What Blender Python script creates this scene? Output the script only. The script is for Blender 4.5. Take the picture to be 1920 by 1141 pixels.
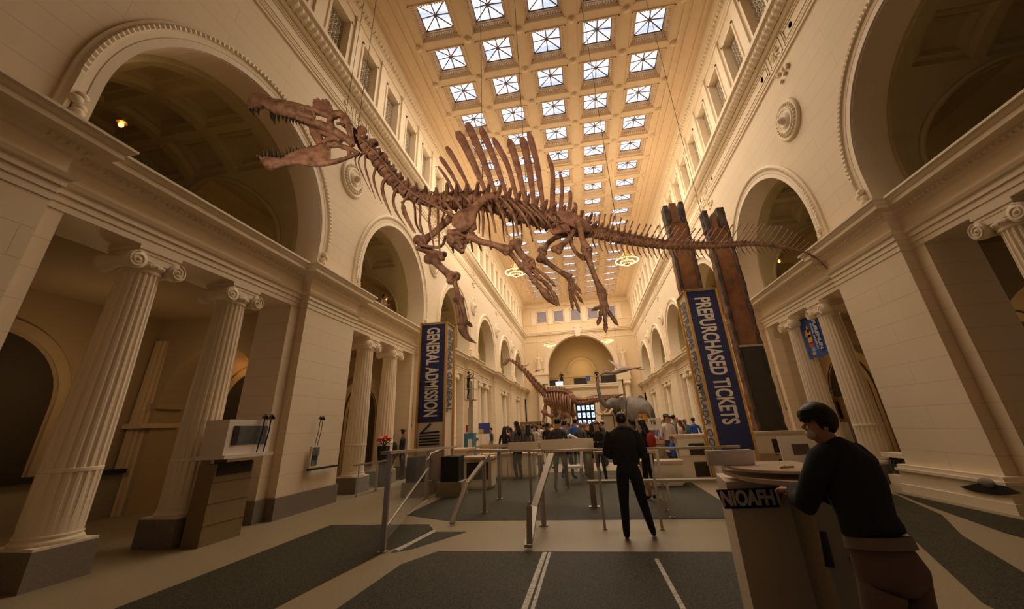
import bpy, bmesh, math, random
from mathutils import Vector, Matrix
R_ = random.Random(7)
for o in list(bpy.data.objects): bpy.data.objects.remove(o)
scn = bpy.context.scene
COL = scn.collection
PI = math.pi
# ------------------------------------------------------------------ camera
FPX, YAW, PITCH, ROLL, PCX, PCY = 732.4, .1562, .3934, -.0432, 962.5, 497.8
CAMZ = 1.6
_f = Vector((-math.sin(YAW)*math.cos(PITCH), math.cos(YAW)*math.cos(PITCH), math.sin(PITCH)))
_r0 = Vector((math.cos(YAW), math.sin(YAW), 0)); _u0 = _r0.cross(_f)
_rt = _r0*math.cos(ROLL)+_u0*math.sin(ROLL); _up = -_r0*math.sin(ROLL)+_u0*math.cos(ROLL)
cd = bpy.data.cameras.new('camera'); cam = bpy.data.objects.new('camera', cd); COL.objects.link(cam)
M = Matrix((( _rt.x,_up.x,-_f.x,0),(_rt.y,_up.y,-_f.y,0),(_rt.z,_up.z,-_f.z,CAMZ),(0,0,0,1)))
cam.matrix_world = M
cd.sensor_width = 36; cd.lens = FPX/1920*36
cd.shift_x = -(PCX-960)/1920; cd.shift_y = -(570.5-PCY)/1920
cd.clip_start = .05; cd.clip_end = 300
scn.camera = cam
def ray(x, y):
    return (_f+_rt*((x-PCX)/FPX)-_up*((y-PCY)/FPX))
def at(x, y, ax, v):
    "point of the place seen at photo position x, y on the plane coordinate[ax] = v"
    r = ray(x, y); k = (v-(CAMZ if ax == 2 else 0))/r[ax]
    p = r*k; return Vector((p.x, p.y, p.z+CAMZ))
# ------------------------------------------------------------------ world, light, exposure
w = bpy.data.worlds.new('world'); scn.world = w; w.use_nodes = True
w.node_tree.nodes['Background'].inputs[0].default_value = (.75,.85,1,1)
w.node_tree.nodes['Background'].inputs[1].default_value = .3
scn.view_settings.view_transform = 'Standard'; scn.view_settings.look = 'None'
scn.view_settings.exposure = 0.0; scn.view_settings.gamma = 1
scn.view_settings.use_curve_mapping = False
scn.cycles.max_bounces = 7; scn.cycles.diffuse_bounces = 5; scn.cycles.glossy_bounces = 3
scn.cycles.transparent_max_bounces = 8; scn.cycles.caustics_reflective = False; scn.cycles.caustics_refractive = False
scn.cycles.use_denoising = True; scn.cycles.sample_clamp_indirect = 6
SKY_STRENGTH = 2.9
def area_light(name, loc, size, energy, color, rot=(0,0,0), sy=None):
    l = bpy.data.lights.new(name, 'AREA'); l.energy = energy; l.color = color; l.size = size
    if sy: l.shape = 'RECTANGLE'; l.size_y = sy
    o = bpy.data.objects.new(name, l); o.location = loc; o.rotation_euler = rot; COL.objects.link(o); return o
def point_light(name, loc, energy, color, r=.05):
    l = bpy.data.lights.new(name, 'POINT'); l.energy = energy; l.color = color; l.shadow_soft_size = r
    o = bpy.data.objects.new(name, l); o.location = loc; COL.objects.link(o); return o
# daylight falling through the five rows of skylights
for x_ in (-4.22, -2.12, -.02, 2.08, 4.18):
    area_light('skylight_daylight', (x_, 28.0, 16.22), 1.1, 640, (1,.86,.67), (0,0,0), 37.5)
# warm fill strips added out of sight above the great cornice to brighten the ceiling
for sx in (-1, 1):
    area_light('ceiling_fill', (sx*6.30, 30.5, 12.70), .12, 150, (1,.76,.5), (math.radians(180), math.radians(-sx*32), 0), 33)
# the upward light of the four chandeliers
for sx in (-1, 1):
    for y_, e_ in ((20.6, 170), (43.0, 45)):
        area_light('chandelier_glow', (sx*3.1, y_, 9.98), .95, e_, (1,.78,.52), (math.radians(180),0,0))
# fill spots added behind the camera to brighten the hanging skeleton
for p_, t_, e_ in (((-3.2,-2.0,4.2),(-2.0,6.0,6.6),1500), ((2.6,-2.2,4.2),(1.5,7.6,5.4),1300)):
    l = bpy.data.lights.new('skeleton_fill_spot', 'SPOT'); l.energy = e_; l.color = (1,.74,.5); l.spot_size = math.radians(62); l.spot_blend = .8; l.shadow_soft_size = .5
    o = bpy.data.objects.new('skeleton_fill_spot', l); COL.objects.link(o); o.location = p_; o.rotation_euler = (Vector(t_)-Vector(p_)).to_track_quat('-Z','Y').to_euler()
# ------------------------------------------------------------------ materials
MATS = {}
def mat(name, col, rough=.7, metal=0, emis=None, es=0, noise=None, bump=None, brick=None, spec=.3, alpha=None, trans=0):
    if name in MATS: return MATS[name]
    m = bpy.data.materials.new(name); m.use_nodes = True; nt = m.node_tree; N = nt.nodes; L = nt.links
    b = N['Principled BSDF']; b.inputs['Base Color'].default_value = (*col, 1)
    b.inputs['Roughness'].default_value = rough; b.inputs['Metallic'].default_value = metal
    b.inputs['Specular IOR Level'].default_value = spec
    if trans: b.inputs['Transmission Weight'].default_value = trans
    if alpha is not None: b.inputs['Alpha'].default_value = alpha
    if emis: b.inputs['Emission Color'].default_value = (*emis, 1); b.inputs['Emission Strength'].default_value = es
    tc = N.new('ShaderNodeTexCoord'); src = tc.outputs['Object']; cur = None
    if noise:  # (scale, other colour, contrast)
        n = N.new('ShaderNodeTexNoise'); n.inputs['Scale'].default_value = noise[0]; n.inputs['Detail'].default_value = 5
        L.new(src, n.inputs['Vector'])
        r = N.new('ShaderNodeValToRGB'); c = noise[2] if len(noise) > 2 else .2
        r.color_ramp.elements[0].position = .5-c; r.color_ramp.elements[1].position = .5+c
        r.color_ramp.elements[0].color = (*noise[1], 1); r.color_ramp.elements[1].color = (*col, 1)
        L.new(n.outputs['Fac'], r.inputs['Fac']); cur = r.outputs['Color']
        L.new(cur, b.inputs['Base Color'])
    hgt = None
    if brick:  # (axis, width, height, mortar colour) ashlar joints on a wall facing x or y
        s = N.new('ShaderNodeSeparateXYZ'); L.new(src, s.inputs[0])
        cm = N.new('ShaderNodeCombineXYZ'); L.new(s.outputs[1 if brick[0] == 'x' else 0], cm.inputs[0]); L.new(s.outputs[2], cm.inputs[1])
        k = N.new('ShaderNodeTexBrick'); L.new(cm.outputs[0], k.inputs['Vector'])
        k.inputs['Scale'].default_value = 1; k.inputs['Brick Width'].default_value = brick[1]; k.inputs['Row Height'].default_value = brick[2]
        k.inputs['Mortar Size'].default_value = .010; k.inputs['Mortar Smooth'].default_value = .3
        k.inputs['Mortar'].default_value = (*brick[3], 1)
        for q in ('Color1', 'Color2'):
            if cur: L.new(cur, k.inputs[q])
            else: k.inputs[q].default_value = (*col, 1)
        L.new(k.outputs['Color'], b.inputs['Base Color']); hgt = (k.outputs['Fac'], -.2)
    if bump:  # (scale, strength)
        n = N.new('ShaderNodeTexNoise'); n.inputs['Scale'].default_value = bump[0]; n.inputs['Detail'].default_value = 6
        L.new(src, n.inputs['Vector']); hgt = (n.outputs['Fac'], bump[1])
    if hgt:
        bp = N.new('ShaderNodeBump'); bp.inputs['Strength'].default_value = abs(hgt[1]); bp.inputs['Distance'].default_value = .02
        bp.invert = hgt[1] < 0
        L.new(hgt[0], bp.inputs['Height']); L.new(bp.outputs[0], b.inputs['Normal'])
    MATS[name] = m; return m
CREAM = (.80,.66,.475)
m_wall = mat('cream_ashlar', CREAM, .75, noise=(.8,(.76,.62,.44),.3), brick=('x',3.2,.42,(.68,.55,.39)))
m_wally = mat('cream_ashlar_end', (.76,.59,.37), .75, noise=(.8,(.77,.62,.42),.3), brick=('y',2.6,.42,(.72,.57,.38)))
m_trim = mat('cream_moulding', (.82,.69,.51), .6)
m_orn = mat('cream_ornament', (.82,.69,.51), .6, bump=(22,.8))
m_ceil = mat('ceiling_plaster', (.80,.62,.42), .75, noise=(3,(.74,.56,.37),.3), bump=(9,.35))
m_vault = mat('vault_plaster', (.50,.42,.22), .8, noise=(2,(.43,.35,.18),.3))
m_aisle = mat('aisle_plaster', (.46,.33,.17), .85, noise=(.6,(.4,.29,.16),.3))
m_gran = mat('grey_granite', (.25,.21,.17), .5, noise=(60,(.18,.15,.12),.2))
m_floor = mat('beige_terrazzo', (.33,.26,.155), .45, noise=(70,(.22,.17,.10),.15), spec=.4)
m_dark = mat('dark_terrazzo', (.062,.054,.026), .7, noise=(60,(.011,.010,.004),.09), spec=.2)
m_strip = mat('white_floor_strip', (.6,.55,.47), .5, noise=(25,(.3,.27,.2),.1))
m_gold = mat('gold_edge', (.55,.30,.07), .5)
m_black = mat('opening_shade', (.05,.036,.02), .9)  # flat dark colour standing in for the shade inside openings
m_blackp = mat('black_paint', (.02,.018,.016), .6)
m_bone = mat('fossil_bone', (.40,.215,.135), .5, noise=(7,(.15,.08,.05),.16), bump=(14,1.0))
m_bone2 = mat('sail_bone', (.38,.19,.135), .5, noise=(8,(.20,.095,.065),.18), bump=(16,.9))
m_tooth = mat('dark_tooth', (.035,.022,.016), .35)
m_tit = mat('red_brown_bone', (.30,.15,.09), .7, noise=(2,(.17,.08,.05),.22), bump=(5,.6))
m_steel = mat('brushed_steel', (.42,.37,.30), .45, metal=.6)
m_rail = mat('satin_rail_cap', (.52,.42,.31), .4, metal=.3)
m_glass = mat('clear_glass', (.8,.85,.8), .05, alpha=.10, spec=.5)
m_blue = mat('navy_board', (.022,.027,.10), .5)
m_white = mat('white_board', (.72,.62,.53), .5)
m_letter = mat('cream_letter', (.74,.64,.54), .5)
m_wood = mat('blond_wood', (.55,.36,.18), .5, noise=(4,(.45,.28,.13),.2))
m_desk = mat('desk_cream', (.78,.65,.48), .5)
m_deskd = mat('desk_olive', (.30,.25,.16), .55)
m_desktop = mat('desk_top', (.62,.47,.33), .35)
m_skin = mat('skin', (.45,.22,.13), .55)
m_skin2 = mat('skin_deep', (.24,.11,.06), .55)
m_hair = mat('dark_hair', (.012,.008,.006), .45)
m_eleph = mat('elephant_hide', (.19,.165,.14), .85, noise=(4,(.12,.10,.085),.25), bump=(9,.8))
m_ivory = mat('ivory', (.62,.42,.24), .4)
m_char = mat('charred_wood', (.13,.09,.06), .8, noise=(3,(.03,.025,.02),.2), bump=(12,1.0))
m_rust = mat('rusty_wood', (.34,.14,.05), .75, noise=(2.2,(.11,.06,.035),.25), bump=(7,.9))
m_grille = mat('window_lattice', (.60,.50,.36), .6)
m_amber = mat('amber_bulb', (1,.5,.1), .5, emis=(1,.38,.06), es=9)
m_bulb = mat('chandelier_bulb', (1,.8,.5), .5, emis=(1,.62,.24), es=5)
m_bronze = mat('bronze', (.45,.27,.08), .35, metal=.7)
def colmat(c, rough=.8):
    n = 'cloth_%02x%02x%02x' % tuple(int(255*v) for v in c)
    return mat(n, c, rough)
def sky_pane_mat():
    m = bpy.data.materials.new('skylight_glass'); m.use_nodes = True; N = m.node_tree.nodes; L = m.node_tree.links
    b = N['Principled BSDF']; b.inputs['Roughness'].default_value = .2; b.inputs['Base Color'].default_value = (.3,.35,.4,1)
    g = N.new('ShaderNodeNewGeometry'); mp = N.new('ShaderNodeMapping'); mp.inputs['Scale'].default_value = (.9,5,1)
    L.new(g.outputs['Position'], mp.inputs[0])
    n = N.new('ShaderNodeTexNoise'); n.inputs['Scale'].default_value = 1.0; n.inputs['Detail'].default_value = 3; L.new(mp.outputs[0], n.inputs[0])
    r = N.new('ShaderNodeValToRGB'); r.color_ramp.elements[0].position = .40; r.color_ramp.elements[1].position = .56
    r.color_ramp.elements[0].color = (.22,.26,.34,1); r.color_ramp.elements[1].color = (.42,.43,.46,1)
    L.new(n.outputs['Fac'], r.inputs[0]); L.new(r.outputs[0], b.inputs['Emission Color']); b.inputs['Emission Strength'].default_value = SKY_STRENGTH
    return m
m_sky = sky_pane_mat()
# ------------------------------------------------------------------ mesh builder
class MB:
    def __init__(s): s.v = []; s.f = []; s.m = []; s.sm = []
    def add(s, vs, fs, mi=0, smooth=False):
        b = len(s.v); s.v += [tuple(p) for p in vs]
        for f in fs: s.f.append([i+b for i in f]); s.m.append(mi); s.sm.append(smooth)
    def box(s, x0, x1, y0, y1, z0, z1, mi=0):
        s.add([(x0,y0,z0),(x1,y0,z0),(x1,y1,z0),(x0,y1,z0),(x0,y0,z1),(x1,y0,z1),(x1,y1,z1),(x0,y1,z1)],
              [(0,3,2,1),(4,5,6,7),(0,1,5,4),(1,2,6,5),(2,3,7,6),(3,0,4,7)], mi)
    def obox(s, c, ax, ay, az, mi=0):
        c = Vector(c); ax, ay, az = Vector(ax), Vector(ay), Vector(az); P = []
        for k in (-1, 1):
            for i, j in ((-1,-1),(1,-1),(1,1),(-1,1)): P.append(c+ax*i+ay*j+az*k)
        s.add(P, [(0,3,2,1),(4,5,6,7),(0,1,5,4),(1,2,6,5),(2,3,7,6),(3,0,4,7)], mi)
    def quad(s, a, b, c, d, mi=0): s.add([a,b,c,d], [(0,1,2,3)], mi)
    def rings(s, rings, closed=True, cap=True, mi=0, smooth=True):
        n = len(rings[0]); V = [p for r in rings for p in r]; F = []
        for i in range(len(rings)-1):
            for j in range(n if closed else n-1):
                k = (j+1) % n; F.append((i*n+j, i*n+k, (i+1)*n+k, (i+1)*n+j))
        s.add(V, F, mi, smooth)
        if cap and closed:
            s.add(rings[0], [tuple(range(n))[::-1]], mi); s.add(rings[-1], [tuple(range(n))], mi)
    def tube(s, pts, rad, n=8, mi=0, flat=None, smooth=True, cap=True):
        "tube through pts; rad a number or a list; flat = (direction, factor) squashes it"
        pts = [Vector(p) for p in pts]
        if not hasattr(rad, '__len__'): rad = [rad]*len(pts)
        t0 = (pts[1]-pts[0]).normalized(); a = Vector((0,0,1)) if abs(t0.z) < .9 else Vector((1,0,0))
        nx = t0.cross(a).normalized(); rs = []
        for i, p in enumerate(pts):
            t = (pts[min(i+1, len(pts)-1)]-pts[max(i-1, 0)]).normalized()
            nx = (nx-t*nx.dot(t)).normalized(); ny = t.cross(nx); ring = []
            for k in range(n):
                an = 2*PI*k/n; d = nx*math.cos(an)+ny*math.sin(an)
                if flat: fd = Vector(flat[0]).normalized(); d = d-fd*d.dot(fd)*(1-flat[1])
                ring.append(p+d*rad[i])
            rs.append(ring)
        s.rings(rs, True, cap, mi, smooth)
    def lathe(s, prof, c=(0,0,0), n=16, mi=0, axis='z', smooth=True, cap=True):
        c = Vector(c); rs = []
        for r, h in prof:
            ring = []
            for k in range(n):
                a = 2*PI*k/n; x, y = r*math.cos(a), r*math.sin(a)
                ring.append(c+(Vector((x,y,h)) if axis == 'z' else Vector((h,x,y)) if axis == 'x' else Vector((y,h,x))))
            rs.append(ring)
        s.rings(rs, True, cap, mi, smooth)
    def ball(s, c, r, n=10, mi=0, ax=None):
        c = Vector(c); rr = r if hasattr(r, '__len__') else (r,r,r)
        X, Y, Z = ax if ax else (Vector((1,0,0)), Vector((0,1,0)), Vector((0,0,1))); rs = []
        m = max(4, n//2+1)
        for i in range(m+1):
            th = -PI/2+PI*(.03+.94*i/m); cr = math.cos(th); rs.append([c+X*(rr[0]*cr*math.cos(2*PI*k/n))+Y*(rr[1]*cr*math.sin(2*PI*k/n))+Z*(rr[2]*math.sin(th)) for k in range(n)])
        s.rings(rs, True, True, mi, True)
    def prism(s, poly, d, mi=0):
        "poly: list of 3D points (planar), d: extrusion vector"
        n = len(poly); P = [Vector(p) for p in poly]; Q = [p+Vector(d) for p in P]
        s.add(P+Q, [tuple(range(n))[::-1], tuple(range(n, 2*n))]+[(i, (i+1) % n, n+(i+1) % n, n+i) for i in range(n)], mi)
    def build(s, name, mats, parent=None, loc=None):
        me = bpy.data.meshes.new(name); me.from_pydata(s.v, [], s.f)
        if not isinstance(mats, (list, tuple)): mats = [mats]
        for m in mats: me.materials.append(m)
        me.polygons.foreach_set('material_index', s.m); me.polygons.foreach_set('use_smooth', s.sm)
        me.update()
        bm = bmesh.new(); bm.from_mesh(me); bmesh.ops.recalc_face_normals(bm, faces=bm.faces); bm.to_mesh(me); bm.free()
        o = bpy.data.objects.new(name, me); COL.objects.link(o)
        if parent: o.parent = parent
        if loc: o.location = loc
        return o
def tag(o, label=None, cat=None, group=None, kind=None):
    if label: o['label'] = label
    if cat: o['category'] = cat
    if group: o['group'] = group
    if kind: o['kind'] = kind
    return o
def empty(name, loc, label=None, cat=None, group=None, rz=0):
    o = bpy.data.objects.new(name, None); o.location = loc; o.rotation_euler = (0,0,rz); COL.objects.link(o); o.empty_display_size = .1
    return tag(o, label, cat, group)
def struct(o): o['kind'] = 'structure'; return o
def copy_tree(o, parent=None, kids={}):
    c = o.copy(); COL.objects.link(c)
    if parent: c.parent = parent
    for ch in [x for x in bpy.data.objects if x.parent == o]: copy_tree(ch, c)
    return c
# ================================================================== THE HALL
XW, YB, YF, ZC = 6.72, 48.7, -4.0, 16.28
BAY, Y0 = 7.43, 5.97
BAYS = [Y0+BAY*k for k in range(-1, 6)]; PIERS = [Y0-BAY*1.5+BAY*k for k in range(0, 8)]
RI, RO, ZS = 2.64, 3.05, 6.55
NW = 22
WINY = [9.83+1.9*k-.08 for k in range(-7, 20)]
def side(sg):
    P = lambda d, y, z: (sg*(XW+d), y, z)
    # ---- upper wall with arch holes
    mb = MB()
    edges = [YF]
    for yc in BAYS:
        a, b = yc-BAY/2, yc+BAY/2
        mb.quad(P(0,max(a,YF),5.3), P(0,yc-RI,5.3), P(0,yc-RI,11.25), P(0,max(a,YF),11.25))
        mb.quad(P(0,yc+RI,5.3), P(0,b,5.3), P(0,b,11.25), P(0,yc+RI,11.25))
        for i in range(NW*2):
            t0, t1 = PI-PI*i/(NW*2), PI-PI*(i+1)/(NW*2)
            ya, za = yc+RI*math.cos(t0), ZS+RI*math.sin(t0); yb, zb = yc+RI*math.cos(t1), ZS+RI*math.sin(t1)
            mb.quad(P(0,ya,za), P(0,yb,zb), P(0,yb,11.25), P(0,ya,11.25))
    mb.quad(P(0,BAYS[-1]+BAY/2,5.3), P(0,YB,5.3), P(0,YB,11.25), P(0,BAYS[-1]+BAY/2,11.25))
    # clerestory zone
    ylast = YF
    for yw in WINY:
        a, b = yw-.5, yw+.5
        mb.quad(P(0,ylast,11.25), P(0,a,11.25), P(0,a,16.4), P(0,ylast,16.4))
        mb.quad(P(0,a,11.25), P(0,b,11.25), P(0,b,12.75), P(0,a,12.75)); mb.quad(P(0,a,14.93), P(0,b,14.93), P(0,b,16.4), P(0,a,16.4))
        ylast = b
    mb.quad(P(0,ylast,11.25), P(0,YB,11.25), P(0,YB,16.4), P(0,ylast,16.4))
    # lower piers (front face flush with wall, sides step back)
    for yp in PIERS:
        a, b = max(yp-1.1, YF), min(yp+1.1, YB)
        if b < YF: continue
        mb.quad(P(0,a,0), P(0,b,0), P(0,b,5.3), P(0,a,5.3))
        for y in (a, b): mb.quad(P(0,y,0), P(.22,y,0), P(.22,y,5.3), P(0,y,5.3))
        for a2, b2 in ((yp-1.395, yp-1.1), (yp+1.1, yp+1.395)):
            mb.quad(P(.22,a2,0), P(.22,b2,0), P(.22,b2,4.65), P(.22,a2,4.65))
        for y in (yp-1.395, yp+1.395): mb.quad(P(.22,y,0), P(1.1,y,0), P(1.1,y,4.65), P(.22,y,4.65))
        mb.quad(P(1.1,yp-1.395,0), P(1.1,yp+1.395,0), P(1.1,yp+1.395,4.65), P(1.1,yp-1.395,4.65))
    mb.quad(P(0,46.8,0), P(0,YB,0), P(0,YB,5.3), P(0,46.8,5.3))
    wname = 'wall_left' if sg < 0 else 'wall_right'
    wall = struct(mb.build(wname, m_wall))
    # ---- arch reveals (soffit) and coffered vaults behind
    for bi, yc in enumerate(BAYS):
        mb = MB(); n = 28
        pts = [(yc-RI, 5.6)]+[(yc+RI*math.cos(PI-PI*i/n), ZS+RI*math.sin(PI-PI*i/n)) for i in range(n+1)]+[(yc+RI, 5.6)]
        for (a, za), (b, zb) in zip(pts, pts[1:]):
            mb.quad(P(0,a,za), P(0,b,zb), P(.7,b,zb), P(.7,a,za))
        struct(mb.build('arch_reveal', m_trim, wall))
        mb = MB(); r2 = RI-.12
        q = [(yc-r2, 5.6)]+[(yc+r2*math.cos(PI-PI*i/n), ZS+r2*math.sin(PI-PI*i/n)) for i in range(n+1)]+[(yc+r2, 5.6)]
        for i in range(len(q)-1): mb.quad(P(.7,*pts[i]), P(.7,*pts[i+1]), P(.7,*q[i+1]), P(.7,*q[i]))
        # vault: ribs and sunk panels overhead, a cross arch through each haunch
        D = [.7,1.0,2.15,2.4,3.55,3.8,4.95,5.3]; TH0 = math.radians(47); nth = 3; A = []
        for k in range(nth): A += [TH0+(PI-2*TH0)*(k+.08)/nth, TH0+(PI-2*TH0)*(k+.92)/nth]
        A = [TH0]+A+[PI-TH0]
        def V(d, th, r): return P(d, yc+r*math.cos(th), ZS+r*math.sin(th))
        for di in range(len(D)-1):
            for ai in range(len(A)-1):
                sub = 4; rec = (di % 2 == 1) and (ai % 2 == 1)
                for s_ in range(sub):
                    t0 = A[ai]+(A[ai+1]-A[ai])*s_/sub; t1 = A[ai]+(A[ai+1]-A[ai])*(s_+1)/sub
                    if not rec: mb.quad(V(D[di],t0,r2), V(D[di],t1,r2), V(D[di+1],t1,r2), V(D[di+1],t0,r2))
                    else:
                        for g0, g, gt0, gt, ra, rb in ((0,.07,0,.03,r2,r2+.12),(.07,.16,.03,.07,r2+.12,r2+.12),(.16,.24,.07,.10,r2+.12,r2+.26)):
                            pa, pb = D[di]+g0, D[di+1]-g0; qa, qb = D[di]+g, D[di+1]-g; ua, ub = A[ai]+gt0, A[ai+1]-gt0; va, vb = A[ai]+gt, A[ai+1]-gt
                            o0, o1 = ua+(ub-ua)*s_/sub, ua+(ub-ua)*(s_+1)/sub; i0, i1 = va+(vb-va)*s_/sub, va+(vb-va)*(s_+1)/sub
                            mb.quad(V(pa,o0,ra), V(pa,o1,ra), V(qa,i1,rb), V(qa,i0,rb)); mb.quad(V(pb,o0,ra), V(pb,o1,ra), V(qb,i1,rb), V(qb,i0,rb))
                            if s_ == 0: mb.quad(V(pa,o0,ra), V(pb,o0,ra), V(qb,i0,rb), V(qa,i0,rb))
                            if s_ == sub-1: mb.quad(V(pa,o1,ra), V(pb,o1,ra), V(qb,i1,rb), V(qa,i1,rb))
                        mb.quad(V(qa,i0,rb), V(qa,i1,rb), V(qb,i1,rb), V(qb,i0,rb))
        RC, DC, ZC2 = 1.78, 3.0, 6.55
        for s1 in (-1, 1):
            nn = 16; prev = None
            for q_ in range(nn+1):
                z = ZS+(r2*math.sin(TH0))*q_/nn; yy = yc+s1*math.sqrt(max(0, r2*r2-(z-ZS)**2)); hh = math.sqrt(max(0, RC*RC-(z-ZC2)**2)); cur_ = (yy, z, hh)
                if prev:
                    (ya_,za_,ha_), (yb_,zb_,hb_) = prev, cur_
                    mb.quad(P(.7,ya_,za_), P(DC-ha_,ya_,za_), P(DC-hb_,yb_,zb_), P(.7,yb_,zb_)); mb.quad(P(DC+ha_,ya_,za_), P(5.3,ya_,za_), P(5.3,yb_,zb_), P(DC+hb_,yb_,zb_))
                    for e in (-1, 1): 
                        if ha_ > 0: mb.quad(P(DC+e*ha_,ya_,za_), P(DC+e*hb_,yb_,zb_), P(DC+e*hb_,yc+s1*3.72,zb_), P(DC+e*ha_,yc+s1*3.72,za_))
                prev = cur_
            for (da, db) in ((.7,DC-RC),(DC+RC,5.3)): mb.quad(P(da,yc+s1*r2,5.6), P(db,yc+s1*r2,5.6), P(db,yc+s1*r2,ZS), P(da,yc+s1*r2,ZS))
            for e in (-1, 1): mb.quad(P(DC+e*RC,yc+s1*r2,5.6), P(DC+e*RC,yc+s1*3.72,5.6), P(DC+e*RC,yc+s1*3.72,ZS), P(DC+e*RC,yc+s1*r2,ZS))
            ring = [P(DC+(RC+.08)*math.cos(t), yc+s1*(math.sqrt(max(0,r2*r2-((RC+.08)*math.sin(t))**2))-.03), ZC2+(RC+.08)*math.sin(t)) for t in [PI*k/24 for k in range(25)]]
            mb.tube(ring, .07, 5)
        # end wall with a smaller dark arch
        r3 = 1.95
        for i in range(n):
            t0, t1 = PI*i/n, PI*(i+1)/n
            mb.quad(V(5.3,t0,r2), V(5.3,t1,r2), P(5.3,yc+r3*math.cos(t1),6.2+r3*math.sin(t1)), P(5.3,yc+r3*math.cos(t0),6.2+r3*math.sin(t0)))
            mb.quad(P(5.3,yc+r3*math.cos(t1),6.2+r3*math.sin(t1)), P(5.3,yc+r3*math.cos(t0),6.2+r3*math.sin(t0)), P(5.9,yc+r3*math.cos(t0),6.2+r3*math.sin(t0)), P(5.9,yc+r3*math.cos(t1),6.2+r3*math.sin(t1)))
        for s1 in (-1, 1): mb.quad(P(5.3,yc+s1*r2,5.6), P(5.3,yc+s1*r3,5.6), P(5.3,yc+s1*r3,6.2), P(5.3,yc+s1*r2,ZS))
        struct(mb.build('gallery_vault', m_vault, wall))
    mb = MB(); mb.box(*sorted((sg*(XW+.1), sg*(XW+9))), YF, YB, 5.45, 5.6); mb.box(*sorted((sg*(XW+9), sg*(XW+9.2))), YF, YB, 5.4, 10)
    mb.box(*sorted((sg*(XW+5.9), sg*(XW+9.2))), YF, YB, 9.2, 9.4)
    struct(mb.build('floor_gallery_'+('left' if sg < 0 else 'right'), m_aisle))
    # ---- archivolts
    for bi, yc in enumerate(BAYS[1:] if sg < 0 else BAYS[1:]):
        mb = MB(); n = 170 if bi < 2 else 40
        prof = [(RI,0),(RI,-.05),(RI+.13,-.05),(RI+.14,-.03),(RI+.15,-.05),(RI+.26,-.06),(RI+.27,-.09),(RI+.33,-.10),(RI+.36,-.07),(RO,-.05),(RO,0)]
        path = [('s',-1,5.62)]+[('a',PI-PI*i/n,0) for i in range(n+1)]+[('s',1,5.62)]
        for a, b in zip(prof, prof[1:]):
            bead = a[1] <= -.09
            V = []
            for k, (t, q, zz) in enumerate(path):
                for (r, d) in (a, b):
                    if bead or b[1] <= -.09: d2 = d-(.025 if (k % 2 and d < -.08) else 0)
                    else: d2 = d
                    V.append(P(d2, yc+q*r, zz) if t == 's' else P(d2, yc+r*math.cos(q), ZS+r*math.sin(q)))
            mb.add(V, [(2*i,2*i+1,2*i+3,2*i+2) for i in range(len(path)-1)])
        # carved scroll stops at the springing
        for s1 in (-1, 1):
            for k in range(5): mb.ball(P(-.09-.02*(k % 2), yc+s1*(RI+.2+.05*math.cos(k*2)), 5.85+.09*k), (.07,.1,.07), 6)
        struct(mb.build('trim_archivolt', m_trim, wall))
    # ---- entablature swept around the piers
    prof = [(.012,4.65),(.012,4.76),(.03,4.76),(.03,4.87),(.06,4.87),(.06,4.96),(.10,4.98),(.13,5.04),(.02,5.05),(.02,5.34),(.06,5.36),(.09,5.40),(.12,5.42),(.16,5.47),(.17,5.48),(.36,5.49),(.36,5.57),(.38,5.58),(.41,5.63),(.45,5.65),(.45,5.69),(-.1,5.70)]
    mb = MB(); rows = []
    for p, z in prof:
        line = [(YF, .22-p)]
        for yp in PIERS:
            if yp-1.1 < YF: continue
            line += [(yp-1.1-p, .22-p), (yp-1.1-p, -p)]
            line += [(yp+1.1+p, -p), (yp+1.1+p, .22-p)] if yp < 46 else [(YB, -p)]
        rows.append([P(d, y, z) for y, d in line])
    for a, b in zip(rows, rows[1:]):
        mb.add(a+b, [(i, i+1, len(a)+i+1, len(a)+i) for i in range(len(a)-1)])
    # soffit of the architrave + dentil course under the cornice
    for yc in BAYS: mb.quad(P(.22,yc-2.62,4.65), P(.22,yc+2.62,4.65), P(1.1,yc+2.62,4.65), P(1.1,yc-2.62,4.65))
    y = 3.0
    while y < 34:
        near = min(abs(y-yp) for yp in PIERS); d = -.0 if near < 1.2 else .22
        mb.box(*sorted((sg*(XW+d-.16), sg*(XW+d-.10))), y, y+.05, 5.405, 5.455); y += .105
    # pilaster caps beside each opening
    struct(mb.build('trim_entablature', m_trim, wall))
    # ---- base courses
    mb = MB()
    for yp in PIERS:
        if yp+1.1 < YF: continue
        b = min(yp+1.15, YB)
        if sg < 0: mb.box(*sorted((sg*(XW-.05), sg*(XW+.25))), yp-1.15, b, 0, .42)
        else:
            mb.box(*sorted((sg*(XW-.16), sg*(XW+.25))), yp-1.25, min(b+.1,YB), 0, .16); mb.box(*sorted((sg*(XW-.12), sg*(XW+.25))), yp-1.2, min(b+.05,YB), .16, .42)
            mb.box(*sorted((sg*(XW-.16), sg*(XW+.25))), yp-1.25, min(b+.1,YB), .42, .47); mb.box(*sorted((sg*(XW-.12), sg*(XW+.25))), yp-1.2, min(b+.05,YB), .47, .54)
        mb.box(*sorted((sg*(XW+.17), sg*(XW+1.12))), yp-1.45, min(yp+1.45,YB), 0, .42)
    struct(mb.build('baseboard_'+('left' if sg < 0 else 'right'), m_gran if sg < 0 else m_trim))
    # ---- frieze, great cornice, clerestory pilasters and top cornice
    mb = MB()
    prof = [(0,11.14),(.05,11.16),(.05,11.22),(.08,11.25),(.08,11.29),(.03,11.30),(.03,11.93),(.10,11.95),(.14,12.0),(.17,12.03),(.25,12.06),(.33,12.13),(.36,12.2),(.33,12.27),(.36,12.30),(.44,12.31),(.44,12.42),(.40,12.44),(.40,12.52),(.34,12.6),(0,12.62)]
    N2 = 520
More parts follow.
